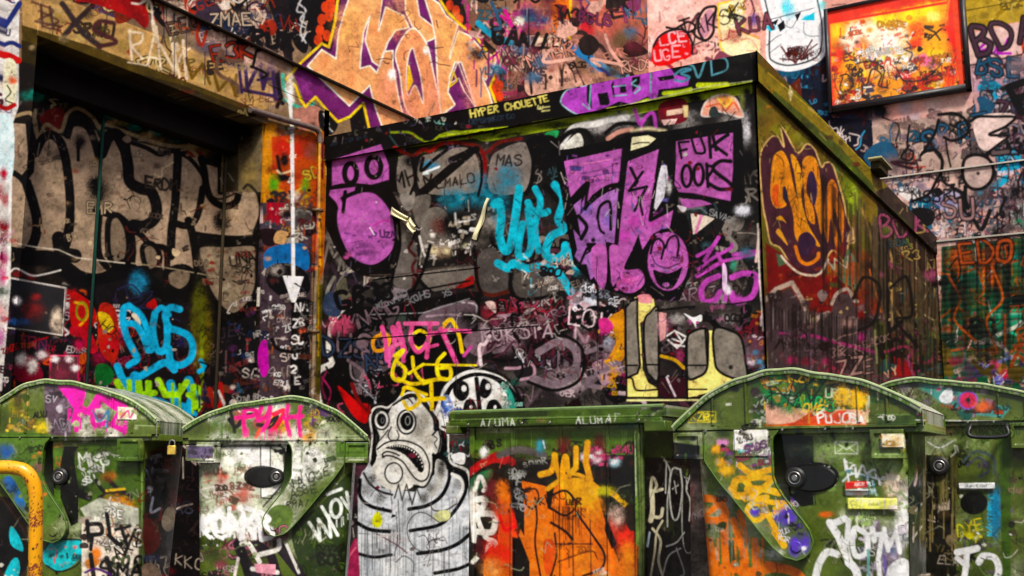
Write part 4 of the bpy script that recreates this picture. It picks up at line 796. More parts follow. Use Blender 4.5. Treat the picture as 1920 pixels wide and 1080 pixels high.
S_B.run('''
@ 1440 480 4
q 2
m 70 50 1f9a70,5a3a1a,0e2a24,b05a20,3aa88a,6a7a3a,c8603a 1320 -40 2000 560
b c85a14 70 110 1 1650 60; b c85a14 60 60 1 1700 180; m 16 20 e0801c,8a3a10 1580 0 1760 260
s c06028 14 1500 0 1580 120 1620 260 1570 330 1640 370; s c06028 13 1300 130 1420 140 1560 90; s b05a28 15 1300 460 1400 390 1470 420 1480 480; s c06028 16 1480 640 1470 590 1500 560 1520 600 1500 680 1380 710; s c06028 13 1500 680 1580 710 1680 690; s b05a28 14 1760 310 1860 290 2000 300; s b05a28 13 1860 190 1880 260 1770 310; S b05a28 9 1820 0 1830 140
F 1f9a74 1650 400 1900 400 1900 520 1650 540; S 8ad0b0 12 1660 440 1900 430; S 146048 9 1650 480 1900 470; s 35b890 20 1700 620 1800 570 1880 600
s c8ccb8 30 1560 650 1700 600 1860 530 1900 500; s c8bcb0 26 1560 650 1700 650 1780 700 1840 780; s b86a30 24 1820 720 1900 670 2000 640
F 6a5a28 1300 620 1370 700 1390 900 1300 900
m 80 50 c04a6a,5a3a7a,7a7ac8,8a1a3a,2a1a2a,d0b0a0,a08a30,38385a 1380 700 2200 1100
S 7a88c8 22 1640 830 1820 760; b c82a4a 40 40 1 1780 880; b d0506a 40 36 1 1700 810; s 14101a 10 1640 950 1800 940 1960 960; b 4a3a4a 60 90 .8 1500 860
''')
# picture : splashed abstract
S_P.run('''
@ 1440 0 4
q 2
F ec3a14 430 -40 1500 -60 1500 800 450 900
F f4a020 460 170 1340 0 1370 300 1480 760 480 880
q 5
b fff4d8 190 120 1 860 260; b fff8e8 150 130 1 880 420; b fff4dc 90 70 1 620 330; b fdf2d0 120 60 1 700 220; b f8e8d0 60 60 .9 660 260
b ffe030 90 60 1 880 150 1060 120 1200 80; b fff080 60 40 1 1240 120; b ffd020 50 50 .9 520 230 1240 380 1300 420
b f0480c 60 60 .9 700 350 1110 220 1110 330 1350 200; b e8300c 40 160 .9 1380 300 1400 500; b ffb010 60 50 .9 620 480 1230 330; b c8d0dc 50 40 .7 820 400 1060 420
b e060a0 50 50 .9 1170 450 1230 470; b e83a4a 60 50 .9 1060 700 1030 560; b f4e4c8 60 40 .9 640 760; b f0c848 40 40 .9 700 560
b 1a0c0a 60 30 .8 540 350 560 400; b 2a0c10 50 50 .8 640 620 860 660
q 1.5
m 150 40 1c1014,ffcc40,f8f0e0,d83a10,5a1a20,f8901c,3a2a3a 480 380 1460 860
m 40 30 f8f0e0,ffe060,f0a020,e8e0f0 620 120 1080 460
m 150 34 1a1010,e03a1c,4a3a50,8a1a1a,c83010,2a1014 480 460 1460 860
b e8380c 50 120 .8 520 420 480 700 1360 640 1400 120; b d82c10 120 40 .7 1100 780 700 800
m 50 24 e8380c,1a1010,f86a14 460 160 1440 460
s 1a1010 12 560 580 540 660 570 690 640 640 600 560 540 570; s 1a1010 12 660 480 740 460 800 470 870 520 850 640; s 1a1010 12 970 520 1010 600 1090 610 1180 590 1260 520; s 1a1010 14 700 600 740 640 780 520 850 560 830 640 900 660
S 3a2a10 16 1180 210 1250 240 1290 300; S 3a2a10 14 1300 215 1200 300; S 3a3018 26 1180 200 1230 205; s 3a3a4a 12 1040 310 1070 350 1020 370 1080 400 1060 460
t 1a1010 60 14 490 860 -8 CEN; s 1a1010 12 600 800 640 780 650 820
S ec3a14 20 440 175 1420 5; S e03410 22 455 160 480 880; S e84a14 40 1400 10 1460 740
S f07838 18 1340 120 1360 -20
''')
# ---------------------------------------------------------------- bins
mottle(S_C, ['4c5c20', '66783a', '36421a', '7c8c50', '56662c', '2a3414', 'a0a884'], 620, 6, 50, .6, -300, 680, 2200, 1360)
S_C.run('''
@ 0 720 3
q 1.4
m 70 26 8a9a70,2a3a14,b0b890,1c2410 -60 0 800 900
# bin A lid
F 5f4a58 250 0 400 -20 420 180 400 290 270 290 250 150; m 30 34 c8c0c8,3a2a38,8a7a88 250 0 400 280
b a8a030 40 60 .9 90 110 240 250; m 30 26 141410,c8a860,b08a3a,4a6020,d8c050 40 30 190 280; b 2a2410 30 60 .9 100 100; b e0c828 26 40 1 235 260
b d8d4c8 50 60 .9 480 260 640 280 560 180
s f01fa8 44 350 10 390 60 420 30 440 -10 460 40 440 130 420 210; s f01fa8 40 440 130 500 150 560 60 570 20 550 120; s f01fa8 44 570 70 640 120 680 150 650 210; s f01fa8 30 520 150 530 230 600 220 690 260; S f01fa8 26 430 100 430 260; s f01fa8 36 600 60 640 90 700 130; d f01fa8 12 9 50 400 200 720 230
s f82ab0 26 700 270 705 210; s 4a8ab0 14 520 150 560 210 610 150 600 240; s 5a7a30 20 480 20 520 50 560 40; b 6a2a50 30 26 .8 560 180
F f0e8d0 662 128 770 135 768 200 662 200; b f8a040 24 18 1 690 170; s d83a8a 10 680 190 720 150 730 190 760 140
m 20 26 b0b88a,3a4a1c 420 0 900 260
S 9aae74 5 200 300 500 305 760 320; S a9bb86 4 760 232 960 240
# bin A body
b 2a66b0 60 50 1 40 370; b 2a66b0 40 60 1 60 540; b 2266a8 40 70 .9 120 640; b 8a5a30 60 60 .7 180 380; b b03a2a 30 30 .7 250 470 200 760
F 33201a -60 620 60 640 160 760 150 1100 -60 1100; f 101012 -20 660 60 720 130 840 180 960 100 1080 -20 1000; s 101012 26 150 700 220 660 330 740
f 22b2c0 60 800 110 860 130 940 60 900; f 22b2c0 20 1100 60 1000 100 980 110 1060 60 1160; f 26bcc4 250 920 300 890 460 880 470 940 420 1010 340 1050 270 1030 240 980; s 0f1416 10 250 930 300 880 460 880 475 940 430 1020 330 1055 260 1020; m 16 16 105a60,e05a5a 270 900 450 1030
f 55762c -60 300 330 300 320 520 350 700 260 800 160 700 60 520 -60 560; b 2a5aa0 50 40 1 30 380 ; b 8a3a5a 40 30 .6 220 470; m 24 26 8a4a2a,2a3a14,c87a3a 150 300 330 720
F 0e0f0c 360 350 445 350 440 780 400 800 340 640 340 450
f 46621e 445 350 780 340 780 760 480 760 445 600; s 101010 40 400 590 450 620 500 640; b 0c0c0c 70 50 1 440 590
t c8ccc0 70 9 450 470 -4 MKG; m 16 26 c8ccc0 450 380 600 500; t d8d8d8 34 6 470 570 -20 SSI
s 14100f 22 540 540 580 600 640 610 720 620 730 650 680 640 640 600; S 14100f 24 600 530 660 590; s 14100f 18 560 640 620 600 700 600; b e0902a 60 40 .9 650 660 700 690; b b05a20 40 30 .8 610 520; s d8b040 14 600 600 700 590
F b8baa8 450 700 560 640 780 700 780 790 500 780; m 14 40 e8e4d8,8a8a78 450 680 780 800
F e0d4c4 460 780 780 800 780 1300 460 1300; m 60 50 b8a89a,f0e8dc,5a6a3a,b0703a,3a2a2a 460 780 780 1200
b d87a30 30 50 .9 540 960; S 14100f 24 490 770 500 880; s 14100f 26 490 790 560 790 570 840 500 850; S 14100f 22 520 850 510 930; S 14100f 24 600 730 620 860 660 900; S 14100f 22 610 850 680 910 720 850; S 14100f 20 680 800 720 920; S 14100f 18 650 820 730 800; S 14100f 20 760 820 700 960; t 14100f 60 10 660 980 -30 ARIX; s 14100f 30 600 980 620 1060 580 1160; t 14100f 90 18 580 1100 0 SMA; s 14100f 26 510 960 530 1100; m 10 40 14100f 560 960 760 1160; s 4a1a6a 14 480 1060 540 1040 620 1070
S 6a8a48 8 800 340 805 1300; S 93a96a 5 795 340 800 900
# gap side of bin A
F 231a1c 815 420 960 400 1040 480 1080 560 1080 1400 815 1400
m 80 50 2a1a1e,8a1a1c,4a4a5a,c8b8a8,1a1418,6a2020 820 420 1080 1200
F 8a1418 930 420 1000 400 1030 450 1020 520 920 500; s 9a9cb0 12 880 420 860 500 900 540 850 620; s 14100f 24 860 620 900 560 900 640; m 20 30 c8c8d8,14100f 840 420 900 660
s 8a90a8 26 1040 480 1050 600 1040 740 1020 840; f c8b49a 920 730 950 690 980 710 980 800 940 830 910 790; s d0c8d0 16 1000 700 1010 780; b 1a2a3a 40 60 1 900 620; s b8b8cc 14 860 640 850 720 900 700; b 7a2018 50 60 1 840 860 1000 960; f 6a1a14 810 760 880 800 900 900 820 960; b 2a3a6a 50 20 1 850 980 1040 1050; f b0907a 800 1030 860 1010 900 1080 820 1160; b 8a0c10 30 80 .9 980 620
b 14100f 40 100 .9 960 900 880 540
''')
S_C.run('''
@ 0 720 3
q 1.4
# bin B lid and side
b b8beaa 70 40 .8 1250 300 1240 200 1500 300; m 50 26 c8ccb8,5a7a34,8a9a74 1080 80 1900 320
b e0dcd0 60 60 .9 1560 140 1420 140 1640 280; b e8a030 50 40 .9 1590 240 1520 200 1740 290; b c8c020 40 40 .9 1770 200; b b03048 40 50 .8 1340 180 1460 210
s 14100f 24 1290 200 1330 240 1380 180 1440 170; s 14100f 22 1450 230 1500 230 1560 180 1530 240 1480 240; s 14100f 20 1300 160 1320 270
s f0288a 26 1380 130 1370 200 1380 290; s f0288a 24 1330 190 1420 180 1440 150 1380 140; s f0288a 26 1470 130 1450 200 1500 180 1520 130 1500 230 1450 280; s e82a4a 26 1540 170 1600 150 1560 230 1530 260; s f0288a 24 1620 120 1610 200 1630 290; s f0288a 24 1690 130 1680 200 1690 290; S f0288a 26 1600 190 1700 180; d f0288a 12 8 60 1340 260 1700 270; s e85a30 20 1460 260 1440 300
m 30 24 14100f,c8a040,8a5a30,e8e4c8,3a5a1c,6a3a7a 1720 130 1840 310
q 6
b dcdccc 170 100 1 1320 420 1560 400; b ecebe2 130 100 1 1380 430 1480 540; b ecebe4 120 80 1 1720 430 1660 500; b c4c8b0 170 150 .9 1250 600 1500 700; b c4c8b0 70 70 .8 1830 300; b aab294 90 80 .7 1150 540
q 1.3
m 90 22 6a8248,e8e8e0,98a480,4a6430 1080 330 1900 760
F 5d5070 1052 350 1198 350 1198 418 1052 418; S d8dcc8 8 1050 342 1200 342; S d8d8c8 8 1052 436 1200 440; m 10 22 3a3448,7a6a90 1055 350 1190 420
F f0efe8 1465 355 1520 355 1520 465 1465 465; F f4f2ea 1470 465 1600 465 1600 560 1560 610 1470 640; b fbf8f0 60 40 1 1400 380 
S 181814 5 1210 350 1580 348 1600 380 1605 540 1480 690; S 181814 4 1465 352 1468 640 1530 645; S 181814 4 1520 352 1520 460; S 181814 5 1600 360 1598 470; m 8 14 14100f,5a5a4a 1540 370 1600 440
b 4a5a20 30 40 .8 1230 400
q 1.3
t 14100f 50 6 1640 590 -20 VAIGUE; t 14100f 44 6 1640 640 -12 ASBE; t 14100f 40 6 1610 700 -6 RMA/; S 14100f 5 1690 480 1700 540
f 5c7436 1500 740 1560 680 1640 700 1640 780 1600 830 1540 820; e 66803c 4a6020 4 20 18 1570 765
# body art
b d8401c 34 26 1 1250 520; b c8a8a0 50 60 .9 1240 580 1370 620; m 40 36 b06a5a,e0d8d0,5a4a3a,8a5a4a 1130 500 1420 720; b b86a5a 30 40 .9 1370 630
q 4
b e8e6de 60 60 .8 1180 780 1300 800 1400 800
q 1.3
S fbfaf5 22 1110 740 1120 860; S fbfaf5 22 1120 800 1190 740; S fbfaf5 22 1130 800 1200 860; e - fbfaf5 24 26 46 1235 790; S fbfaf5 24 1290 700 1290 850; S fbfaf5 24 1300 740 1360 860; S fbfaf5 24 1370 730 1365 860; s fbfaf5 26 1390 700 1430 720 1400 780 1370 760; s fbfaf5 26 1410 770 1450 800 1430 860 1370 870; d fbfaf5 10 8 60 1110 840 1440 860; b fbfaf5 30 30 .9 1230 720 1360 710
m 60 50 8a3a48,3a2a2a,b06a78,4a5a24,c8b8b0,1a1a14 1090 860 1500 1300; b 2a2a1a 70 50 .8 1200 960; b 1a2014 80 60 .8 1450 960
s 241a24 60 1340 900 1380 1000 1440 1080; s 241a24 50 1440 900 1520 960 1560 1080; s 241a24 60 1560 900 1640 1000 1720 1100; s 141014 40 1400 1100 1360 960 1340 900; s e0dcd4 26 1360 900 1400 900 1460 1000; s e8e4dc 26 1460 960 1560 930 1570 880; s d8d4cc 26 1420 1040 1560 1060; s e0dcd4 16 1610 900 1680 1060; F e8a0b0 1430 1010 1550 1015 1550 1070 1440 1060; s d8d0c8 16 1340 980 1320 1080 1300 1200
f 2c3c18 1640 830 1800 680 2000 500 2000 1000 1900 1100 1740 1100; m 40 50 1c2410,4a6224,3a4a2a,24301a 1660 700 1980 1200
S dfe4dc 18 1740 780 1800 880 1790 760 1860 860 1850 740; S dfe4dc 18 1810 690 1850 760 1900 850 ; e - dfe4dc 18 30 50 1890 700; s dfe4dc 18 1840 620 1920 590; S dfe4dc 18 1950 610 1980 760; S dfe4dc 16 1920 640 1960 700; d dfe4dc 8 6 40 1760 840 1960 740; S dfe4dc 14 1985 560 1990 660; b dfe4dc 8 8 1 1998 690
F 56762c 1890 320 2070 320 2070 415 1890 415; S 2f4618 5 1915 330 2050 330 2050 385 1915 385 1915 330; S a8b890 5 1890 290 2070 290; S a8b890 4 1900 415 2060 415
''')  # the large pale patches on bin B's side paint a sheen into its colour
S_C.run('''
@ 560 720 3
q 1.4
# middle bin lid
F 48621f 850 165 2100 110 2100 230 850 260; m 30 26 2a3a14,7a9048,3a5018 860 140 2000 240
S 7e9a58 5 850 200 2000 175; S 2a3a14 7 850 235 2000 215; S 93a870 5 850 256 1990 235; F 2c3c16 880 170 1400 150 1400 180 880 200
t e4e8dc 40 4.5 1024 243 -3 A_L_U_M_A; t e4e8dc 40 4.5 1560 228 -3 A_L_U_M_A; t 8a7a4a 20 4 1340 215 -3 NAR; b 2a6a5a 60 14 .8 1850 235; m 20 16 8a8a78,2a2a20 1880 120 2060 220
# middle bin body
F 5a762a 930 280 1900 260 1900 420 940 420; b 47661e 300 40 .8 1200 320 1600 300; d 7a9450 12 4 400 1000 270 1860 270
F 17120f 930 400 1100 440 1500 420 1700 400 1900 400 1920 1400 930 1400
m 60 40 2a3a14,1a1410,4a2018,3a2a2a 930 360 1900 560
b 2a1a14 100 60 .9 1250 400; s b02024 40 960 500 1040 440 1130 400 1200 440; s c02a2a 26 1000 470 1100 430 1160 440; s 5a5450 40 1130 400 1240 370 1380 400; b f0ece8 24 30 1 1045 385; S e05a5a 5 1130 470 1150 410; b 3a8a9a 26 40 .9 1360 350; S d8e8ec 7 1375 320 1385 360; b 6a1a20 40 60 .9 1490 340 1690 340
b c83a70 60 30 1 1680 410; b f8d8e0 26 22 1 1680 430 1610 410; b a8d0d8 30 30 1 1780 440; m 16 22 e85a8a,f8f0f0,3a1a2a 1600 380 1800 470; b 14100f 100 60 .9 1800 520
f 1a5a34 960 540 1040 490 1090 480 1080 540 1000 600 950 600; f 2a7a4a 1020 500 1080 490 1060 530
s f4ece0 22 990 600 1020 520 1050 580 1040 600; s f4ece0 30 970 620 980 760 990 880; s f4ece0 34 1000 650 1050 650 1030 700 1000 690; s f4ece0 34 1000 760 1020 730 1100 740 1090 830 1010 830; s f4ece0 26 1000 740 1050 860 1110 900 1100 1040; S f4ece0 24 1080 900 980 1000; b f4ece0 26 90 .9 980 680
F 4a1418 1000 860 1060 880 1040 1000 990 960; b 6a2024 40 120 .9 1080 620
F f0701c 1140 540 1190 600 1200 760 1230 860 1280 1100 1300 1400 1040 1400 1040 1000 1120 900 1130 700
q 5
b e83a24 60 90 .9 1180 800 1100 950 1150 960; b f08040 40 60 .8 1150 600; b c8503a 40 60 .8 1120 700; b f8a060 60 60 .8 1090 1040
q 1.4
s f02a20 16 1130 740 1160 820 1220 800; F 14100f 1200 860 1250 870 1290 1100 1200 1100
F f47a18 1255 545 1390 575 1400 700 1600 800 1700 1000 1720 1400 1300 1400 1300 1000 1240 850 1270 700
F 14100f 1190 560 1250 540 1270 700 1270 860 1220 760; m 30 18 b8b8b4,14100f,8a8a88 1170 470 1290 720; t c8c8c0 28 5 1180 500 15 SDER; t b8b8b0 30 5 1270 470 -10 SENOR; t a8a8a8 30 5 1210 600 70 SURAD; b 14100f 100 40 1 1330 480
F f47a18 1600 560 1680 620 1720 760 1760 900 1800 1000 1900 880 1910 1400 1720 1400 1560 900 1420 700 1440 560
q 5
b f8b020 80 60 .9 1560 600; b f8a030 60 80 .7 1650 700; b e83a28 60 90 .9 1840 880; b e04a3a 40 60 .8 1770 800; b f88a20 60 90 .8 1850 980 1600 1000 1400 950
q 1.3
F 1a100e 1730 740 1790 900 1760 930 1720 820; s e0a820 30 1630 600 1740 600 1850 690; b a8a020 60 30 .9 1720 600; f 2a1c10 1830 700 1920 660 1920 800 1860 820; b c8a898 40 60 .9 1790 740
s f0a81a 34 1360 510 1420 490 1440 430 1440 400; s f0a81a 34 1480 520 1500 410 1510 480; S f0a81a 30 1560 360 1560 470 1480 560; S f0a81a 34 1625 330 1615 440 1640 540; S f0a81a 26 1400 590 1500 520; S f0a81a 28 1440 420 1470 530; f f0a81a 1480 540 1640 540 1680 640 1560 700 1500 640; s f0a81a 20 1520 500 1600 520 1680 580
s 2a1410 10 1280 680 1270 610 1330 590 1350 640 1320 700 1290 690; s 2a1410 12 1330 640 1340 760 1330 900 1360 1080; t 1c100e 44 7 1360 680 -15 REAO; s 1c100e 14 1400 640 1500 600 1560 680 1500 740 1420 700; s 1c100e 16 1420 780 1500 830 1540 880 1520 900; s 1c100e 14 1560 720 1660 860 1720 960 1700 1040 1600 1080; s 1c100e 12 1440 840 1450 960 1420 1080; S 1c100e 7 1540 760 1545 1080; S 1c100e 6 1640 760 1645 1080; m 20 26 1c100e,c86a20,5a2a10 1400 640 1620 1060; s 7a3a10 9 1460 1000 1640 940 1680 980; s 3a1c10 8 1440 900 1650 900; f e05a2a 1380 880 1440 900 1420 1060 1380 1040
d 1c100e 20 5 160 1420 700 1600 700
m 14 18 c8a060,e8d8c8 1640 1060 1720 1100
S a8bc88 9 1895 270 1895 480 1900 700; s 6a8a3a 20 1900 640 1905 900
# side of middle bin : black with white writing
@ 1120 680 2.7
F 050505 225 380 520 420 520 1500 215 1500; F 34481a 190 350 235 380 235 700 215 900 200 600
m 30 34 2a3018,1c1c18,3a3a34 220 380 500 1080
s 5a6a3a 26 215 370 225 700 225 1080
s e0d8b8 14 270 640 280 580 300 620 290 650 330 640; s e0d8b8 24 275 650 280 740 270 800; s e0d8b8 16 275 780 320 780 330 740; s e0d8b8 12 280 840 320 900 310 1000 330 1080; s e0d8b8 10 330 800 300 860 290 960 270 1080; s b0c0d0 9 265 860 255 930
q 1
s b8b8b0 7 340 490 370 560 355 700 355 830; s b8b8b0 7 350 500 345 660; s c0c0b8 8 420 540 380 540 365 640 380 780 410 780 430 640 420 540; S b8b8b0 6 390 600 400 660; S b8b8b0 6 380 640 410 620; s b8b8b0 7 470 570 450 640 470 700 465 800; s b8b8b0 6 430 640 430 860 450 960 490 940 500 860; s c8c8c0 7 350 930 400 910 440 860; s c8c8c0 8 330 1080 360 980 420 940; s c8c8c0 7 400 940 440 1060 420 1080; S b8b8b0 5 440 580 480 590; S b8b8b0 5 450 590 455 640
F 9ca87a 485 530 497 540 497 780 485 740
''')  # middle bin's side blackened for shade, pale strokes paint its edge highlights
S_C.run('''
@ 1120 680 2.7
q 1.4
# nearest bin
m 60 26 3a5218,6a8a38,8a9a60,2c3c14 380 20 1600 1100
b 24341a 16 14 1 695 130; b 10140c 26 20 1 695 132; F c8ccb8 650 205 680 205 680 218 650 218; b 2a3418 60 50 .6 560 220 500 250
C d8c84a 4 462 248 600 248 600 300 462 304; t d8c84a 36 5 475 292 -2 RZU-; t d8c84a 36 5 540 296 0 RU
F 33541f 785 60 1360 60 1360 300 790 300; m 26 26 c8c8b8,3a2a2a 785 130 850 310; F e8b098 850 210 1000 230 1380 240 1360 310 855 310; F d8502a 1000 300 1080 250 1260 240 1290 300 1200 315 900 318
b 1f9a50 60 40 1 900 150 1040 200; b 1c7a44 60 60 1 960 200; b e8b020 40 40 1 880 60 1220 110 1260 160; m 90 36 0f1410,2aa858,e8c020,14301c,c8d8b0,6a8a1c,d8901c 790 60 1370 230
S 0f1410 9 1120 60 1000 170 870 150; S 0f1410 8 1040 60 1080 200; S 0f1410 8 1160 80 1060 230; s 0f1410 8 900 120 980 190 1060 130; S 0f1410 7 1000 60 960 220
t f8c848 40 6 1040 250 0 OVE; t f4f0e8 46 7 1120 305 0 PUJOSA; S e86a2a 5 850 318 1360 312; s e8e0a0 6 1340 240 1370 300 1360 200; b f0b81c 40 50 1 1240 170 1320 190
F 33541f 1370 80 1480 120 1600 160 1640 210 1500 215 1380 200; m 30 26 8a7a3a,2a2a14,c8c0a0,5a5a2a 1370 90 1600 210
# swing arm splatter, sticker, yellow tag
F eceadf 690 340 865 340 862 478 690 440; b 3a3428 26 12 .9 740 360; m 18 18 8a8a78,2a2a24,f8f8f0 690 340 860 470
b d88ac0 30 20 1 635 405; b f0a81c 26 24 1 605 440 625 500; b 2a3a1c 40 20 .8 640 360; m 50 20 3aa8a0,e8e8f0,8a4a8a,14100f,c04a6a,2a6a3a 620 420 860 560; b f0b41c 36 30 1 655 545
q 1.2
s f2b40e 30 720 520 780 560 860 545 890 540; s f2b40e 36 690 640 700 600 740 590 770 630 750 670 700 670 680 640; s f2b40e 30 740 590 820 580 900 590; s f2b40e 34 760 640 840 640 920 660; s f2b40e 30 880 600 820 650 750 690; e - f2b40e 26 42 44 800 755; s f2b40e 28 840 700 860 760 900 840 940 920; s f2b40e 34 900 860 945 925; s f2b40e 26 820 700 920 710 990 710 900 740; s f2b40e 24 780 690 860 680; s f2b40e 20 1000 700 940 740 860 780
b 5a3ab8 26 20 1 800 755; b 5a3ab8 50 50 1 960 780; b 5a3ab8 30 50 1 1000 930 1050 910; b 5038b0 30 26 1 1005 690; m 20 26 14100f,e8e4e8,5a3ab8,3a5a1c 900 700 1020 900; b 14100f 30 20 .9 990 830; b e8e8f0 12 10 1 1045 940
s b8c848 5 920 590 940 660 1000 740 1050 820 1080 850
# orange drippy tag on body
q 1.4
b 8a8a84 40 60 .9 650 690 640 760; b c8c8b8 30 120 .8 520 620 ; b b0a890 30 40 .8 620 740 
s f87a28 36 500 720 520 690 580 690 630 720 650 780 600 800 550 790 530 760; S f87a28 30 560 760 640 700; S f87a28 40 640 780 660 1200; S f87a28 34 560 900 600 1200; S f87a28 36 690 800 740 960 740 1200; S f87a28 30 720 760 760 900; s f87a28 44 560 1060 660 1040 760 1060 900 1040 1000 1060 1040 1100; S f87a28 40 800 920 820 1200; S f87a28 24 570 900 620 1080; s f07020 30 860 1020 960 1040 1040 1100; d f87a28 20 12 200 560 900 840 900; F 3a4a2a 660 900 690 900 700 1000 670 1010; d 8a8a78 14 6 160 540 800 820 860
m 26 30 c8c0a8,5a4a2a,3a4a24,d8a070 520 640 860 1080; s 1c1c14 5 820 920 880 960 910 1040 900 1080; b d8d8d0 40 30 .7 900 970
F 44621f 240 300 380 330 380 480 240 480 
@ 1480 680 2.7
F 0f100e -60 360 120 370 135 720 60 730 -60 600; b 26302a 40 40 .8 90 450 30 440; S 5a7040 4 125 370 125 720
q 1.2
m 60 30 4a6a28,7a9a4a,3a5418 130 330 620 760; b 8aa45c 120 60 .8 260 420 480 520; b 9ab070 40 60 .8 520 520
C e8ecd8 4 232 400 345 402 345 462 232 460; S e8ecd8 4 232 402 290 440 345 404; S e8ecd8 3 232 460 275 428; S e8ecd8 3 345 462 300 430
S 1a2410 4 415 380 415 470 460 580; S 6a8a48 5 440 262 620 262; F 3a5220 445 268 615 268 615 318 445 318; t e8ecd8 18 5 450 285 0 -- ; t e8ecd8 22 5 500 290 0 OD>
F ece0c0 462 362 582 362 582 430 462 430; b c09030 40 18 .9 520 412; m 10 20 d8a850,f4ecd8 465 365 580 430
s eef0ea 10 280 490 290 550 330 520 340 580 370 520 390 560 430 540 440 580; s dff0ec 9 270 600 330 560 460 590 500 570; S eef0ea 8 290 500 300 600; S c8f0f0 7 420 600 440 670; m 20 24 d8f0f0,eef0ea,4a8a9a 270 500 460 670
F c8281c 282 602 395 598 395 632 285 640; t f4d0c8 14 3 330 622 0 ABUS; F f0f0ec 285 645 400 640 400 668 288 672; b e8b8b0 30 14 .8 350 660
F e8e878 293 685 546 685 546 745 293 745; t 6a7a3a 16 3 400 722 0 AELAM; b f4f4a8 60 12 .8 400 700
b e8c8a0 40 60 .9 520 620; F f0d8c0 490 560 560 570 555 660 500 680; b e8e4dc 40 90 1 590 700; b f0eeea 30 100 1 560 850 600 780; m 20 30 c8b8b0,e8dcd0,9aae7a 480 600 620 760
t e0e8c8 40 6 340 800 0 AXG; m 12 30 e0e8c8,a8c870 310 770 440 840; b c8602a 40 16 .9 190 770; s 1a2010 8 160 900 200 900 240 960 280 1020
b a89cb0 60 120 .8 520 960; m 40 40 c8c0c8,8a7a8a,e8e4e8,5a6a8a 300 850 620 1080
S f6f6f2 38 205 810 250 880 300 1000; S f6f6f2 34 210 820 280 790; S f6f6f2 26 300 800 290 920 300 1010; s f6f6f2 26 380 860 330 840 320 920 340 980 390 960 400 880; S f6f6f2 26 420 840 430 900; S f6f6f2 24 400 870 470 870 450 1000 460 1100; S f6f6f2 22 480 840 500 950; S f6f6f2 22 500 940 540 860 560 960; s f6f6f2 40 300 1010 340 1060 360 1200; s f0f0e8 36 130 1100 150 1020 190 960 240 970; s f0f0e8 14 230 830 260 940 290 980; S 7ab0a8 14 400 950 400 1080; S 6a5a9a 16 480 980 490 1080; f f0f0ee 500 1040 600 1000 640 1200 500 1200; s d8a8a0 10 0 0 1 1
# right corner side of nearest bin
F 1c1a14 600 640 700 480 840 470 850 1400 610 1400; m 80 40 2a2c18,8a7a58,14120e,c8b8a8,4a3a28,6a5a30 610 470 850 1200; d 8a7a50 24 9 400 640 480 850 480; S e8e0d8 9 640 750 670 715; S e8dcd8 9 625 890 670 830; b 9a1830 20 70 .9 655 500; S f0d0d0 12 655 540 635 620; F 46621e 620 230 660 240 660 480 600 640 600 300; m 14 26 2a3a14,c8b078,8a9a5a 620 300 860 470; s e0e0e0 5 700 400 760 430 840 390
d 14120e 16 12 400 640 480 850 480; d 5a5a2a 10 10 300 740 480 850 480
# far right bin
b 9ab070 60 60 .4 960 420; m 40 36 5a7a30,7a9450,3a5018,6a5a70 850 380 1120 1080; s 4a5a58 16 880 500 940 450 1030 480 1040 560; s 4a5060 12 900 520 960 480 1010 540 960 580
F f2f4f4 858 610 1040 606 1040 640 860 644; t 4a5a5a 12 3 890 632 -1 GRAFFITI.COM; S e8e4e0 4 640 290 1080 298
b 1f8ab8 34 110 1 1045 760; t 3ac0e8 30 5 1030 880 -88 WANTERSIO; t 1f7aa8 26 6 1050 880 -88 MODSTREK; b 1f8ab8 30 30 .9 1055 660
t d8d020 60 8 855 880 0 DZ; t d8c828 50 7 900 860 -10 YE; s e8f0f0 9 930 850 960 870 940 890 970 880; m 10 26 d8d020 855 810 980 900
s f4f6f4 34 850 960 910 950 950 940; s f4f6f4 30 900 950 890 1060 860 1200; s f4f6f4 34 960 1010 980 980 1040 990 1060 1060 1020 1130 960 1150; s f4f6f4 26 850 990 900 1030
F 44621f 1060 380 1120 380 1120 1100 1080 1100; m 26 30 5a4a38,2a2a1c,8a6a5a 1100 400 1300 1100
# far right lid
F 4f9a90 640 100 800 120 960 190 1120 230 1080 280 900 260 760 200; m 50 34 2a6a5a,c8502a,3a2a2a,8a7a8a,e8e0d8,4a5a2a,d83a6a 560 80 1080 280; b 3a9080 50 26 .9 880 190 700 120; f e8ecee 760 170 800 130 825 140 820 200 770 200; e d8305a 8a5ac8 8 46 44 905 190; b 14100f 14 14 1 905 190; b e8683a 50 30 .9 980 220; b 2a2014 60 20 .8 640 110
''')

S_L.run('''
@ 0 0 1
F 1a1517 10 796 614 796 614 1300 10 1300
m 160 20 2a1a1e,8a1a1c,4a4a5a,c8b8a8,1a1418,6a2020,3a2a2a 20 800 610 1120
''')
S_L.micro(420, ['0e0b0b', 'a89e90', '3a2a28', '8a7464', '6a2a24', '0e0b0b'], 0, 0, 1210, 800)
S_L.run('''
@ 0 0 3
q 1.6
S f8f4ea 19 1628 520 1630 560 1642 700 1646 1080 1650 1560
F fdfaf2 1590 1550 1708 1556 1662 1700 1640 1700
m 14 16 a09488,d8cfc4 1620 430 1650 1560
''')
S_F.micro(520, ['0c0a0a', 'b8b0a8', '0c0a0a', '8a2030', '7a6c68', '2a2226', '6a5a78'], 600, 120, 1430, 1080)
S_S.micro(200, ['1c160c', '8a7a40', '5a3a1c', 'a89060', '2a1a14'], 1420, 100, 1780, 760)
S_B.micro(420, ['2a1c20', 'e8d8d0', '8a4a50', '6a5a60', '2a3a50'], 1480, 200, 1960, 720)
S_C.micro(700, ['161c0a', 'a8b088', 'd8d8c8', '2a3614', '6a7a4a', '3a2a1a', '8a8a70'], -60, 690, 1960, 1100)
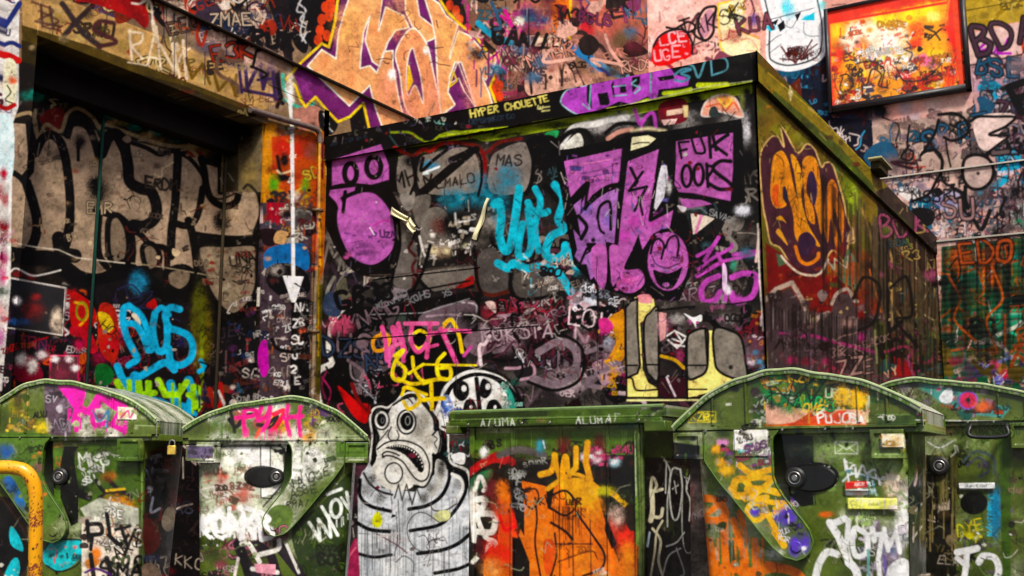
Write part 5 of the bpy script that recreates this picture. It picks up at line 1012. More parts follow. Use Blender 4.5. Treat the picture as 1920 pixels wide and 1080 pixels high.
S_C.run('''
@ 0 720 3
q 1.3
S 14140f 9 1205 350 1570 348; s 14140f 9 1570 348 1598 365 1604 400 1604 540 1570 590 1480 690; S 14140f 6 1466 352 1468 640; S 14140f 6 1468 640 1530 645; S 14140f 6 1520 352 1520 470
t fbfaf5 120 24 1105 860 0 KOINB; s e8e6de 12 1180 190 1290 130 1420 100
f f02fb0 360 20 420 10 470 60 440 140 400 120; d f01fa8 8 9 50 380 150 560 160
''')
S_L.run('''
@ 0 360 3
q 1.2
m 26 24 141414,8a8480,2a2a2a,6a3a2a,141414 1630 600 1750 1150
m 20 26 141012,5a2a2a,3a3a4a,c8a070 1470 60 1760 540
@ 0 0 1
m 50 26 1a1416,4a3a4a,7a5a4a,a83a2a,d8c0a8,2a3a5a 280 -20 520 120
m 70 24 1a1416,6a2a3a,3a6a8a,c88a78,e0b0a0,141012,8a3a6a 880 -20 1200 150
m 10 14 5a4a3a,3a2a24,a08a68 60 20 470 190
''')
S_B.run('''
@ 0 0 1
m 60 26 1a1416,3a1a24,5a3a4a,2a5a7a,8a7a80,141012 1820 100 1930 460
m 60 28 1a1416,3a1a24,6a5a5a,2a5a7a,b08a88,141012 1640 200 1920 450
m 16 26 1a1416,c03a4a,8a4a5a,e8c8c0 1215 40 1400 120
a .5
d 0e1410 50 6 200 1768 470 1920 450
a 1
m 40 26 0e1a14,b0521a,1c6a4a,5a4a20,0e1a14 1770 480 1920 700
s b85a20 4 1780 520 1800 560 1790 600 1830 640; s b85a20 4 1860 500 1880 560 1850 600 1870 660; b 141a14 40 40 .7 1790 560 1850 640
''')
S_B.run('''
@ 1440 230 4
q 1.6
f d4bcb4 1560 -40 1850 -60 1720 100 1800 120 1650 210 1570 150; s 100c0c 22 1520 -10 1580 -45 1700 -45 1850 -40 1780 30 1660 90 1800 100 1720 170 1640 230
s 100c0c 24 1280 -60 1400 -70 1480 -20 1505 60 1450 115 1380 135 1320 110; s 100c0c 22 1280 -20 1250 80 1180 200 1150 240; s 100c0c 22 1160 225 1240 200 1300 260 1300 360 1260 440 1200 540 1080 590; S 100c0c 13 1360 10 1460 60; S 100c0c 13 1440 -10 1370 70; s 100c0c 14 1330 110 1350 240 1370 330
o b8a098 100c0c 26 1460 350 1480 270 1560 240 1650 270 1690 350 1670 440 1600 495 1520 490 1470 430; b 100c0c 14 14 1 1575 380; s 100c0c 28 1480 480 1480 560 1500 640
s 100c0c 14 1060 20 1045 180 1090 220 1070 280 1000 260 1060 170
@ 1000 0 4
f e8243a 890 360 940 280 1000 250 1100 230 1150 260 1180 340 1180 420 1100 450 1000 490 900 480; t f8b8bc 80 14 955 340 -8 LCE; t f8b0b4 76 12 915 455 -8 UGE; m 14 20 f8b0b8,a01020 900 260 1160 470
s 241c20 18 900 350 940 280 1010 235 1100 220 1150 240 1190 320 1190 400; s 2a2024 20 1190 230 1230 280 1300 300 1350 240 1350 160 1370 60 1330 50 1280 70 1240 140 1240 230 1270 290; s 241c20 18 1000 205 1060 215 1110 190 1160 165 1210 190 1200 230 1140 240 1110 200
''')
S_S.run('''
@ 0 0 1
q 2
a .7
d 120e0c 60 5 180 1540 330 1765 560; d 5a4a34 30 4 160 1600 360 1765 560; d 1a1210 50 4 120 1430 560 1760 640
a 1
s 141010 6 1600 560 1620 520 1650 540 1640 600 1610 620; s 141010 6 1670 540 1700 520 1710 590 1680 600 1720 650
''')
S_C.run('''
@ 0 0 1
q 1.3
e 0c0c0c x 0 48 27 1526 893; t c8ccc8 14 2.2 1520 888 3 TMK; t c8ccc8 13 2 1522 908 3 -_AJK; S 8a8a84 1 1520 870 1520 918; b 5a5a54 10 8 .6 1515 895
e 0b0b0b x 0 34 21 491 894; S c8c8c0 2 490 876 490 912; e 0c0c0c x 0 26 22 1826 943
''')
def finish():
    for S_, p_, q_ in ((S_L, .25, 1.2), (S_B, .24, 1.2), (S_F, .3, 1.1), (S_S, .12, 1.1), (S_C, .1, 1.12), (S_P, .1, 1.1)): S_.tone(p_, q_)
    for S_, k_ in ((S_L, 1), (S_B, .5), (S_F, 1), (S_S, 1), (S_C, 1), (S_P, .3)): S_.age(k_)
finish()
# ---------------------------------------------------------------- materials
def material(name, rough=.6, bump=.25, scale=14, paint=True, col=(.3, .3, .3), metal=0, spec=.5, var=.35, coat=0, streak=0, bdist=.006):
    m = bpy.data.materials.new(name); m.use_nodes = True; n = m.node_tree.nodes; l = m.node_tree.links
    p = n['Principled BSDF']; tc = n.new('ShaderNodeTexCoord'); mp = n.new('ShaderNodeMapping'); l.new(tc.outputs['Object'], mp.inputs[0])
    if streak: mp.inputs['Scale'].default_value = (1, 1, 1/streak)
    nz = n.new('ShaderNodeTexNoise'); nz.inputs['Scale'].default_value = scale; nz.inputs['Detail'].default_value = 8; nz.inputs['Roughness'].default_value = .7
    l.new(mp.outputs[0], nz.inputs[0])
    mr = n.new('ShaderNodeMapRange'); mr.inputs[1].default_value = .3; mr.inputs[2].default_value = .7; mr.inputs[3].default_value = 1-var; mr.inputs[4].default_value = 1.08
    l.new(nz.outputs[0], mr.inputs[0])
    mx = n.new('ShaderNodeMix'); mx.data_type = 'RGBA'; mx.blend_type = 'MULTIPLY'; mx.inputs[0].default_value = 1
    if paint: a = n.new('ShaderNodeAttribute'); a.attribute_name = 'paint'; l.new(a.outputs['Color'], mx.inputs[6])
    else: mx.inputs[6].default_value = (*col, 1)
    l.new(mr.outputs[0], mx.inputs[7]); l.new(mx.outputs[2], p.inputs['Base Color'])
    r2 = n.new('ShaderNodeMapRange'); r2.inputs[1].default_value = .3; r2.inputs[2].default_value = .7; r2.inputs[3].default_value = max(.05, rough-.14); r2.inputs[4].default_value = min(1, rough+.14)
    n2 = n.new('ShaderNodeTexNoise'); n2.inputs['Scale'].default_value = scale*.35; n2.inputs['Detail'].default_value = 5; l.new(mp.outputs[0], n2.inputs[0]); l.new(n2.outputs[0], r2.inputs[0]); l.new(r2.outputs[0], p.inputs['Roughness'])
    n3 = n.new('ShaderNodeTexNoise'); n3.inputs['Scale'].default_value = scale*2.2; n3.inputs['Detail'].default_value = 9; n3.inputs['Roughness'].default_value = .65; l.new(mp.outputs[0], n3.inputs[0])
    b = n.new('ShaderNodeBump'); b.inputs[0].default_value = bump; b.inputs[1].default_value = bdist; l.new(n3.outputs[0], b.inputs[2]); l.new(b.outputs[0], p.inputs['Normal'])
    p.inputs['Metallic'].default_value = metal; p.inputs['Specular IOR Level'].default_value = spec; p.inputs['Coat Weight'].default_value = coat
    return m
M_WALL = material('painted_render', .62, .6, 11, var=.28, spec=.12, bdist=.014)
M_BIN = material('painted_plastic', .33, .35, 18, var=.34, spec=.5, bdist=.004)
M_STEEL = material('worn_steel', .38, .2, 20, paint=False, col=(.35, .34, .32), metal=.9)
M_BLACK = material('black_plastic', .4, .15, 25, paint=False, col=(.012, .012, .013))
M_RUBBER = material('rubber', .8, .3, 25, paint=False, col=(.02, .02, .02))
M_YELLOW = material('yellow_enamel', .35, .3, 11, col=(.75, .36, .01), var=.2, coat=.2)
M_BRASS = material('brass', .35, .1, 30, paint=False, col=(.75, .5, .08), metal=.5)
M_PAPER = material('paper', .85, .6, 12, col=(.7, .65, .5), var=.2)
M_FRAME = material('dark_frame', .45, .2, 20, paint=False, col=(.015, .012, .012))
M_RUST = material('stained_pipe', .6, .5, 14, var=.5)
M_ASPH = material('asphalt', .9, .8, 40, paint=False, col=(.05, .05, .052), var=.4)
M_CONC = material('concrete', .85, .5, 8, paint=False, col=(.26, .25, .23), var=.3)

# ---------------------------------------------------------------- mesh building with a painted colour attribute
class MB:
    def __init__(s, root=None):
        s.V = []; s.Fq = []; s.Cc = []; s.n = 0; s.root = root
    def world(s, P):
        if s.root is None: return P
        a = s.root.rotation_euler.z; ca, sa = math.cos(a), math.sin(a); x, y, z = P[..., 0], P[..., 1], P[..., 2]; k = s.root.location
        return np.stack([x*ca-y*sa+k[0], x*sa+y*ca+k[1], z+k[2]], -1)
    def grid(s, P, col, flip=False):             # P (m, n, 3) local points; col = Sheet or colour
        m, n = P.shape[:2]; i = np.arange(m*n).reshape(m, n)+s.n
        q = np.stack([i[:-1, :-1], i[1:, :-1], i[1:, 1:], i[:-1, 1:]], -1).reshape(-1, 4)
        if flip: q = q[:, ::-1]
        s.V.append(P.reshape(-1, 3)); s.Fq.append(q); s.n += m*n
        c = col.at(s.world(P)) if isinstance(col, Sheet) else np.broadcast_to(np.asarray(col, float), P.shape)
        s.Cc.append(c.reshape(-1, 3)); return s
    def box(s, a, b, col):                        # coarse solid box a..b
        (x0, y0, z0), (x1, y1, z1) = a, b
        V = np.array([[x, y, z] for z in (z0, z1) for y in (y0, y1) for x in (x0, x1)], float)
        q = np.array([[0, 2, 3, 1], [4, 5, 7, 6], [0, 1, 5, 4], [2, 6, 7, 3], [0, 4, 6, 2], [1, 3, 7, 5]])+s.n
        s.V.append(V); s.Fq.append(q); s.n += 8; c = col.at(s.world(V)) if isinstance(col, Sheet) else np.broadcast_to(np.asarray(col, float), V.shape); s.Cc.append(c); return s
    def quadbox(s, Pf, back, col, side=None):     # dense front grid Pf closed by side walls going 'back' (vector) : a solid slab
        s.grid(Pf, col); b = np.asarray(back, float); sc_ = col if side is None else side
        edges = [Pf[0, :], Pf[:, -1], Pf[-1, ::-1], Pf[::-1, 0]]
        for e in edges: s.grid(np.stack([e, e+b], 0), sc_, flip=False)
        s.grid((Pf+b)[[0, -1]][:, [0, -1]], hexc('222'), flip=True); return s
    def tube(s, path, r, col, seg=12, closed=False):
        P = np.asarray(path, float); n = len(P); T = np.gradient(P, axis=0)
        if closed: T = np.roll(P, -1, 0)-np.roll(P, 1, 0)
        T /= np.linalg.norm(T, axis=1)[:, None]; u = np.array([.31, .17, .93]); rings = []
        rr = np.broadcast_to(np.asarray(r, float), (n,))
        if abs(T[0] @ u) > .9: u = np.array([1., .1, 0])
        for i in range(n):
            u = u-T[i]*(u @ T[i]); u /= np.linalg.norm(u); v = np.cross(T[i], u)
            a = np.linspace(0, 2*math.pi, seg+1); rings.append(P[i]+rr[i]*(np.cos(a)[:, None]*u+np.sin(a)[:, None]*v))
        if closed: rings.append(rings[0])
        G = np.array(rings)
        if not closed: G = np.concatenate([np.repeat(P[:1, None], seg+1, 1), G, np.repeat(P[-1:, None], seg+1, 1)])
        return s.grid(G, col)
    def disc(s, c, ax, r, h, col, seg=28, bev=.12, ry=None):   # a short bevelled cylinder from c along ax (unit) by h
        c = np.asarray(c, float); ax = np.asarray(ax, float); u = np.cross(ax, [0, 0, 1.0]) if abs(ax[2]) < .9 else np.array([1., 0, 0]); u /= np.linalg.norm(u); v = np.cross(ax, u)
        a = np.linspace(0, 2*math.pi, seg+1)[:, None]; ry = ry or r; b = min(r, ry)*bev; rows = []
        for k, hh in ((0, 0), (1, 0), (1, h-b), (None, h), (0, h)):
            if k is None: rows.append(c+ax*hh+np.cos(a)*u*(r-b)+np.sin(a)*v*(ry-b))
            else: rows.append(c+ax*hh+k*(np.cos(a)*u*r+np.sin(a)*v*ry))
        return s.grid(np.array(rows), col)
    def build(s, name, mat, parent=None, smooth=False, bevel=0):
        V = np.concatenate(s.V).astype(np.float32); Fq = np.concatenate(s.Fq).astype(np.int32); K = np.concatenate(s.Cc)
        me = bpy.data.meshes.new(name); me.vertices.add(len(V)); me.vertices.foreach_set('co', V.ravel())
        me.loops.add(Fq.size); me.loops.foreach_set('vertex_index', Fq.ravel()); me.polygons.add(len(Fq))
        me.polygons.foreach_set('loop_start', np.arange(0, Fq.size, 4, dtype=np.int32)); me.update(calc_edges=True)
        at = me.attributes.new('paint', 'FLOAT_COLOR', 'POINT'); at.data.foreach_set('color', np.hstack([np.clip(K, 0, .86), np.ones((len(K), 1))]).astype(np.float32).ravel())
        if smooth or bevel: me.polygons.foreach_set('use_smooth', np.ones(len(Fq), bool))
        me.validate(); me.materials.append(mat)
        o = bpy.data.objects.new(name, me); C.objects.link(o)
        if parent is not None: o.parent = parent
        if len(V) < 60000:
            bm = bmesh.new(); bm.from_mesh(me); bmesh.ops.remove_doubles(bm, verts=bm.verts, dist=1e-5); bmesh.ops.recalc_face_normals(bm, faces=bm.faces); bm.to_mesh(me); bm.free()
        if bevel:
            b = o.modifiers.new('edge', 'BEVEL'); b.width = bevel; b.segments = 2; b.limit_method = 'ANGLE'; b.angle_limit = R(35)
        if smooth or bevel:
            me.set_sharp_from_angle(angle=R(38))
        return o
def empty(name, loc, label, cat, group=None, rz=0):
    o = bpy.data.objects.new(name, None); C.objects.link(o); o.location = loc; o.rotation_euler = (0, 0, rz); o.empty_display_size = .2
    tag(o, label, cat, group); return o
def tag(o, label=None, cat=None, group=None, kind=None):
    if label: o['label'] = label
    if cat: o['category'] = cat
    if group: o['group'] = group
    if kind: o['kind'] = kind
def lines(a, b, step): return np.linspace(a, b, max(2, int(abs(b-a)/step)+1))
def dens(a, b, fine0, fine1, step, coarse=.15):   # a..b with dense spacing inside fine0..fine1
    p = []
    if a < fine0: p += list(lines(a, fine0, coarse))[:-1]
    p += list(lines(max(a, fine0), min(b, fine1), step))
    if b > fine1: p += list(lines(fine1, b, coarse))[1:]
    return np.array(p)
def wallX(X, ys, zs, sgn=1): Yg, Zg = np.meshgrid(ys, zs, indexing='ij'); return np.stack([np.full_like(Yg, X), Yg, Zg], -1)
def wallY(Y, xs, zs): Xg, Zg = np.meshgrid(xs, zs, indexing='ij'); return np.stack([Xg, np.full_like(Xg, Y), Zg], -1)
XL, XR, YR, D, XS, YB = -7.26, -7.743, 7.551, 8.5, -2.65, 17.0
ZT = 4.39                                          # top of the block

# ---------------------------------------------------------------- ground
GZ = -.12
g = MB().box((-60, -60, -.4), (60, 60, GZ), hexc('444')).build('ground', M_ASPH); tag(g, kind='structure')

# ---------------------------------------------------------------- left wall with the recess, beam and pillars
def px_y(x, X): return hitX(x, 500, X)[1]
def ylist(xa, xb, X, step=1.3): return np.array([px_y(x, X) for x in lines(xa, xb, step)])
lw = empty('alley_wall', (XL, 8, 0), 'tall graffitied left wall with a deep shadowed recess under a concrete beam', 'wall')
lw.location = (0, 0, 0)
yA = px_y(38, XL); yB = YR
zlo, zhi = 0, 9.5
# upper wall, 6 cm proud above the ledge line
zs = dens(5.02, 9.5, 5.02, 9.0, .0072, .25)
MB().quadbox(wallX(XL+.05, np.concatenate([lines(-2, px_y(60, XL), .6)[:-1], ylist(60, 1236, XL)[:-1], [YB+.2]]), zs), (-.5, 0, 0), S_L).build('upper_wall', M_WALL, lw)
zb = lines(4.28, 5.017, .0062)
MB().quadbox(wallX(XL, np.concatenate([lines(-2, px_y(-20, XL), .6)[:-1], ylist(-20, 800, XL)[:-1], [YB]]), lines(4.69, 5.017, .0062)), (-.5, 0, 0), S_L).build('beam_top', M_WALL, lw)
MB().quadbox(wallX(XL+.012, ylist(36, 490, XL), lines(4.28, 4.688, .0062)), (-.2, 0, 0), S_L).build('beam', M_WALL, lw)
MB().quadbox(wallX(XL, np.concatenate([lines(-2, px_y(-25, XL), .6)[:-1], ylist(-25, 38, XL)]), lines(GZ, 4.687, .0056)), (-.9, 0, 0), S_L).build('pillar', M_WALL, lw)
MB().quadbox(wallX(XL, np.append(ylist(488, 607, XL), D+.02), lines(GZ, 4.687, .0058)), (-.9, 0, 0), S_L).build('pillar', M_WALL, lw)
MB().grid(wallY(YR-.003, hitY(1, 1, YR)[0]*0+np.linspace(XR-.01, XL, 48), lines(GZ, 4.28, .006)), S_L).build('reveal', M_WALL, lw)
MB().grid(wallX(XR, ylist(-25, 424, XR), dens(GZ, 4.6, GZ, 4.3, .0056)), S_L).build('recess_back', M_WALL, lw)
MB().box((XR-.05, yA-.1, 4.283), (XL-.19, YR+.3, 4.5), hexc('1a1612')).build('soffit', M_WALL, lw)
MB().grid(wallX(XL, ylist(600, 800, XL), lines(4.3, 4.689, .0062)), S_L).build('beam', M_WALL, lw)
# ledge drip strip and added dark box for the black void at the recess top
MB().box((XL+.001, -2, 5.0), (XL+.056, 16.9, 5.0185), hexc('2a2018')).build('drip_strip', M_WALL, lw, bevel=.003)
MB().box((XR+.003, yA, 4.02), (XR+.16, YR-.01, 4.28), hexc('15110e')).build('void_box', M_WALL, lw, bevel=.01)
for x in (181,):
    p = hitX(x, 400, XR); MB().tube([[XR+.012, p[1], .3], [XR+.012, p[1], 4.0]], .014, S_L, 8).build('joint_strip', M_WALL, lw, smooth=True)
MB().tube([[XR+.02, YR-.02, .3], [XR+.02, YR-.02, 4.0]], .016, S_L, 8).build('joint_strip', M_WALL, lw, smooth=True)
# gravel-proof solid part behind the block
MB().grid(wallX(XL, lines(D, YB, .5), lines(GZ, 4.32, .5)), hexc('554')).build('lower_wall', M_WALL, lw)

# ---------------------------------------------------------------- back wall
bw = empty('rear_wall', (0, 0, 0), 'bright pink and dirty white painted wall closing the alley at the far right', 'wall')
xs = [hitY(x, 300, YB)[0] for x in lines(1190, 1960, 1.3)]
MB().quadbox(wallY(YB, np.concatenate([[XL-.4], xs, np.linspace(xs[-1]+.5, 10, 12)]), dens(GZ, 10, 1.8, 9.3, .0105, .3)), (0, .4, 0), S_B).build('wall_panel', M_WALL, bw)
a0 = hitY(1650, 350, YB)[0]
MB().box((a0, YB-.035, 5.385), (6, YB, 5.41), hexc('b8b0a4')).build('conduit', M_WALL, bw, bevel=.004)
MB().box((XS, YB-.06, 4.30), (6, YB, 4.33), hexc('a8a294')).build('ledge', M_WALL, bw, bevel=.006)
# roller shutter of horizontal laths at the lower right
xa, xb = XS+.02, 3.0
zz = dens(GZ, 4.295, 1.9, 4.295, .0115, .1); prof = -.035-.005*np.abs(np.sin(zz*math.pi/.085))
xg = np.concatenate([np.array([hitY(x, 600, YB)[0] for x in lines(1750, 1950, 1.5)]), np.linspace(-1.1, xb, 12)]); xg = xg[xg > xa]
P = wallY(YB, xg, zz); P[..., 1] += prof[None, :]
sh = MB().quadbox(P, (0, .03, 0), S_B).build('roller_shutter', M_WALL); tag(sh, 'green painted roller shutter with orange scribbles under the ledge at the right edge', 'roller shutter')
# unseen building added right of the camera to cut the sky light
rb = empty('added_building', (0, 0, 0), 'unseen brown brick building added across the alley to cut the sky light', 'building')
mb_ = material('added_building_brick', .85, .5, 12, paint=False, col=(.16, .1, .07), var=.3)
MB().box((6.2, -14, GZ), (12, YB-.6, 8.0), hexc('654')).build('wall', mb_, rb)
for yy_ in (-8, -4, 0, 4, 8, 12):
    fr_w = MB().box((6.12, yy_, 3.2), (6.199, yy_+1.6, 5.2), hexc('333')).build('added_building_window', M_FRAME, rb, bevel=.01)
# framed picture
pc = [hitY(x, y, YB-.1) for x, y in ((1553, 34), (1795, -6), (1815, 182), (1564, 217))]
fx0, fx1 = hitY(1557, 120, YB-.1)[0], hitY(1806, 90, YB-.1)[0]; fz0, fz1 = 6.66, 8.25
fr = empty('picture_frame', ((fx0+fx1)/2, YB-.1, fz0), 'black framed abstract picture splashed orange, yellow and white, high on the pink wall', 'framed picture')
t = .07
b = MB(fr); w2 = (fx1-fx0)/2; hh = fz1-fz0
b.box((-w2-.02, -.03, -t-.02), (w2+t, .1, 0), hexc('111')); b.box((-w2-.02, -.03, hh), (w2+t, .1, hh+.05), hexc('111')); b.box((-w2-.06, -.032, -t-.02), (-w2, .1, hh+.05), hexc('111')); b.box((w2, -.032, -t-.02), (w2+t, .1, hh+.05), hexc('111'))  # black frame, thicker at bottom and right to stand in for a shadow gap
b.build('frame', M_FRAME, fr)
P = wallY(0.0, np.linspace(-w2, w2, 175), np.linspace(0, hh, 165))
MB(fr).grid(P, S_P).build('picture', M_PAPER, fr)

# ---------------------------------------------------------------- concrete block: front face, side face, coping
bk = empty('concrete_block', (0, 0, 0), 'large graffitied concrete block with a projecting flat coping, purple letters on its front', 'utility block')
bxs = np.array([hitY(x, 400, D)[0] for x in lines(604, 1428.5, 1.25)]); bxs[-1] = XS; bxs[0] = XL
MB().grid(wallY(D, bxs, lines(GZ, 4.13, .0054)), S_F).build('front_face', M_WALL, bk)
sy = np.array([hitX(x, 400, XS)[1] for x in lines(1423, 1752, 1.0)]); sy[0] = D; sy[-1] = YB-.01
MB().grid(wallX(XS, sy, dens(GZ, 4.13, 1.3, 4.13, .0072)), S_S).build('side_face', M_WALL, bk)
cp = .045
cxs = np.array([hitY(x, 200, D-cp)[0] for x in lines(604, 1425, 1.25)]); cxs[0] = XL; cxs[-1] = XS+cp
cz = lines(4.13, ZT, .006)
def chipped(P, ax):                               # knocked and chipped arrises
    q = P[..., ax][:, -1]; e = rng.random(400); f = np.interp(q*9 % 399, np.arange(400), np.convolve(e, [.25, .5, .25], 'same')); g_ = np.interp(q*31 % 399, np.arange(400), e)
    dz = -.006*np.clip(f-.3, 0, 1)-.018*np.clip(g_-.82, 0, 1)*4*(f > .5); P = P.copy(); n_ = 4
    for i_ in range(n_): P[:, -1-i_, 2] += dz*(1-i_/n_); P[:, i_, 2] -= .6*np.roll(dz, 37)*(1-i_/n_)
    return P
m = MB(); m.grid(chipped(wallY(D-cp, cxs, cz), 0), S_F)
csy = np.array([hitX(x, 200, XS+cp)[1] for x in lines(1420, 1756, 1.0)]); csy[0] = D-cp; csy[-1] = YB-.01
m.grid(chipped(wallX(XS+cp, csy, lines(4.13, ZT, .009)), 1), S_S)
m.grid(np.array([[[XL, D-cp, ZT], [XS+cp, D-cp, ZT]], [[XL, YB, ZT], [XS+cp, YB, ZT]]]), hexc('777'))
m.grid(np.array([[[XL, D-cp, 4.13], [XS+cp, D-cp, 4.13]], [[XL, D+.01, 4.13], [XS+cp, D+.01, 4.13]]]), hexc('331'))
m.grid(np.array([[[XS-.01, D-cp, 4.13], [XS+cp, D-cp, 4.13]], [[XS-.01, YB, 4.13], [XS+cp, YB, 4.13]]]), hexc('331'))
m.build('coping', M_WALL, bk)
# board joints : thin raised battens across the front face
za_, zb_ = hitY(760, 516, D)[2], hitY(1000, 610, D)[2]
for x0_, x1_, z_ in ((700, 900, za_), (640, 1010, zb_)):
    MB().quadbox(wallY(D-.006, lines(hitY(x0_, 500, D)[0], hitY(x1_, 500, D)[0], .01), np.array([z_-.007, z_, z_+.007])), (0, .005, 0), S_F, side=hexc('111')).build('batten', M_WALL, bk)
for x_, y0_, y1_ in ((1120, 480, 700), (857, 430, 760)):
    MB().quadbox(wallY(D-.005, np.array([hitY(x_, 500, D)[0]+q_ for q_ in (-.007, 0, .007)]), lines(hitY(x_, y1_, D)[2], hitY(x_, y0_, D)[2], .01)), (0, .004, 0), S_F, side=hexc('111')).build('batten', M_WALL, bk)
# small bulkhead lamp fixed on the side coping
p = hitX(1640, 322, XS+cp)
lf = empty('bulkhead_lamp', p, 'small grimy bulkhead fitting clipped to the edge of the block coping', 'lamp')
MB(lf).box((0, -.22, -.03), (.11, .22, .07), hexc('3a3620')).build('housing', M_WALL, lf, bevel=.015)
MB(lf).box((-.01, -.3, .07), (.15, .3, .1), hexc('a8a070')).build('lid', M_WALL, lf, bevel=.01)

# ---------------------------------------------------------------- pipes on the pillar
a = hitX(472, 207, XL+.05); b_ = hitX(600, 247, XL+.05)
pth = [a+[0, -.02, .0], a+[0, .08, .012], a+(b_-a)*.5+[0, 0, .01], b_+[0, -.12, .01], b_+[0, -.03, -.005], b_+[0, 0, -.05], b_+[0, .01, -.12]]
dp = empty('drain_pipe', (XL+.05, b_[1], 0), 'rusty orange stained pipe bending down the corner between pillar and block', 'pipe')
o = lambda q: np.array(q)-np.array([XL+.05, b_[1], 0])
MB(dp).tube(catmull([o(q) for q in pth], False, 5), .028, hexc('6b5a52'), 12).build('bend', M_RUST, dp, smooth=True)
MB(dp).tube([[0, 0.01, z] for z in lines(.05, b_[2]-.1, .012)], .024, S_L, 12).build('downpipe', M_RUST, dp, smooth=True)
MB(dp).box((-.05, -.03, 3.55), (.035, .05, 3.58), hexc('6a5030')).build('bracket', M_RUST, dp); MB(dp).box((-.05, -.03, 2.3), (.035, .05, 2.33), hexc('6a5030')).build('bracket', M_RUST, dp)

# ---------------------------------------------------------------- posters on the walls and torn paper
def poster(name, corners, X, sheetc, label, cat, th=.006):
    P4 = [hitX(x, y, X+th) for x, y in corners]; u = np.linspace(0, 1, 60)[:, None, None]; v = np.linspace(0, 1, 60)[None, :, None]
    P = (P4[0]*(1-u)+P4[1]*u)*(1-v)+(P4[3]*(1-u)+P4[2]*u)*v; c = P.reshape(-1, 3).mean(0); P = P-c
    P[..., 0] += .004*np.sin(P[..., 1]*9)*np.sin(P[..., 2]*7)
    e = bpy.data.objects.new(name, None); e.location = c
    mb = MB(e); mb.quadbox(P, (-th*.7, 0, 0), sheetc); bpy.data.objects.remove(e)
    ob = mb.build(name, M_PAPER); ob.location = c; tag(ob, label, cat); return ob
poster('wall_poster', ((10, 519), (124, 538), (119, 632), (8, 612)), XR, S_L, 'dark poster with white border and red face pasted low in the left recess', 'poster')
poster('wall_sticker', ((93, 667), (147, 666), (146, 722), (92, 722)), XR, S_L, 'small red and white square paste-up below the dark bordered poster', 'sticker')
def curl(pts, label, fold):
    P0 = [hitY(x, y, D) for x, y in pts]; c = np.mean(P0, 0); n = 14; u = np.linspace(0, 1, n)[:, None, None]; v = np.linspace(0, 1, n)[None, :, None]
    P = (P0[0]*(1-u)+P0[1]*u)*(1-v)+(P0[3]*(1-u)+P0[2]*u)*v-c
    P[..., 1] -= .012+fold*np.sin(np.linspace(0, 1, n)*math.pi*.8)[:, None]+.02*np.sin(np.linspace(0, 9, n))[None, :]*np.linspace(0, 1, n)[:, None]
    ob = MB().quadbox(P, (0, .004, 0), hexc('e6dcae')).build('torn_paper', M_PAPER, smooth=True); ob.location = c; tag(ob, label, 'torn paper', 'torn paper curls on the block front')
curl(((736, 388), (772, 409), (768, 418), (733, 402)), 'cream curl of torn paper peeling beside the purple oval', .07)
curl(((770, 408), (784, 425), (780, 440), (762, 418)), 'small crumpled scrap of torn paper just below the long cream curl', .05)
curl(((916, 372), (922, 374), (898, 452), (886, 448)), 'narrow cream strip of torn paper hanging at the black splash', .05)
# ---------------------------------------------------------------- wheeled bins
GREEN = hexc('4a6a22')*.8
def arc_prof(u, asym):                            # dome height 0..1 over u 0..1, steep side first
    px = np.array([0, .03, .09, .165, .29, .40, .52, .58, .76, .87, .96, 1.0]); py = np.array([0, .13, .35, .61, .88, 1.0, .975, .92, .74, .57, .36, .22])
    uu = u if not asym else 1-u
    return np.interp(uu, px, py)
def smooth_arc(u, flip):
    k = np.linspace(-.03, .03, 7); v = sum(arc_prof(np.clip(u+q, 0, 1), flip) for q in k)/7
    e = np.clip(np.minimum(u, 1-u)/.03, 0, 1); return v*e+arc_prof(u, flip)*(1-e)
YL_ = np.array([805, 860, 862, 880, 900, 935, 970, 1000, 1020, 1035, 1040, 1043.]); XLr = np.array([1325, 1325, 1326, 1338, 1352, 1382, 1410, 1435, 1452, 1468, 1480, 1496.])
YR_ = np.array([805, 815, 830, 890, 905, 925, 945, 970, 990, 1010, 1028, 1038, 1043.]); XRr = np.array([1472, 1462, 1458, 1458, 1463, 1475, 1490, 1510, 1523, 1528, 1521, 1510, 1497.])
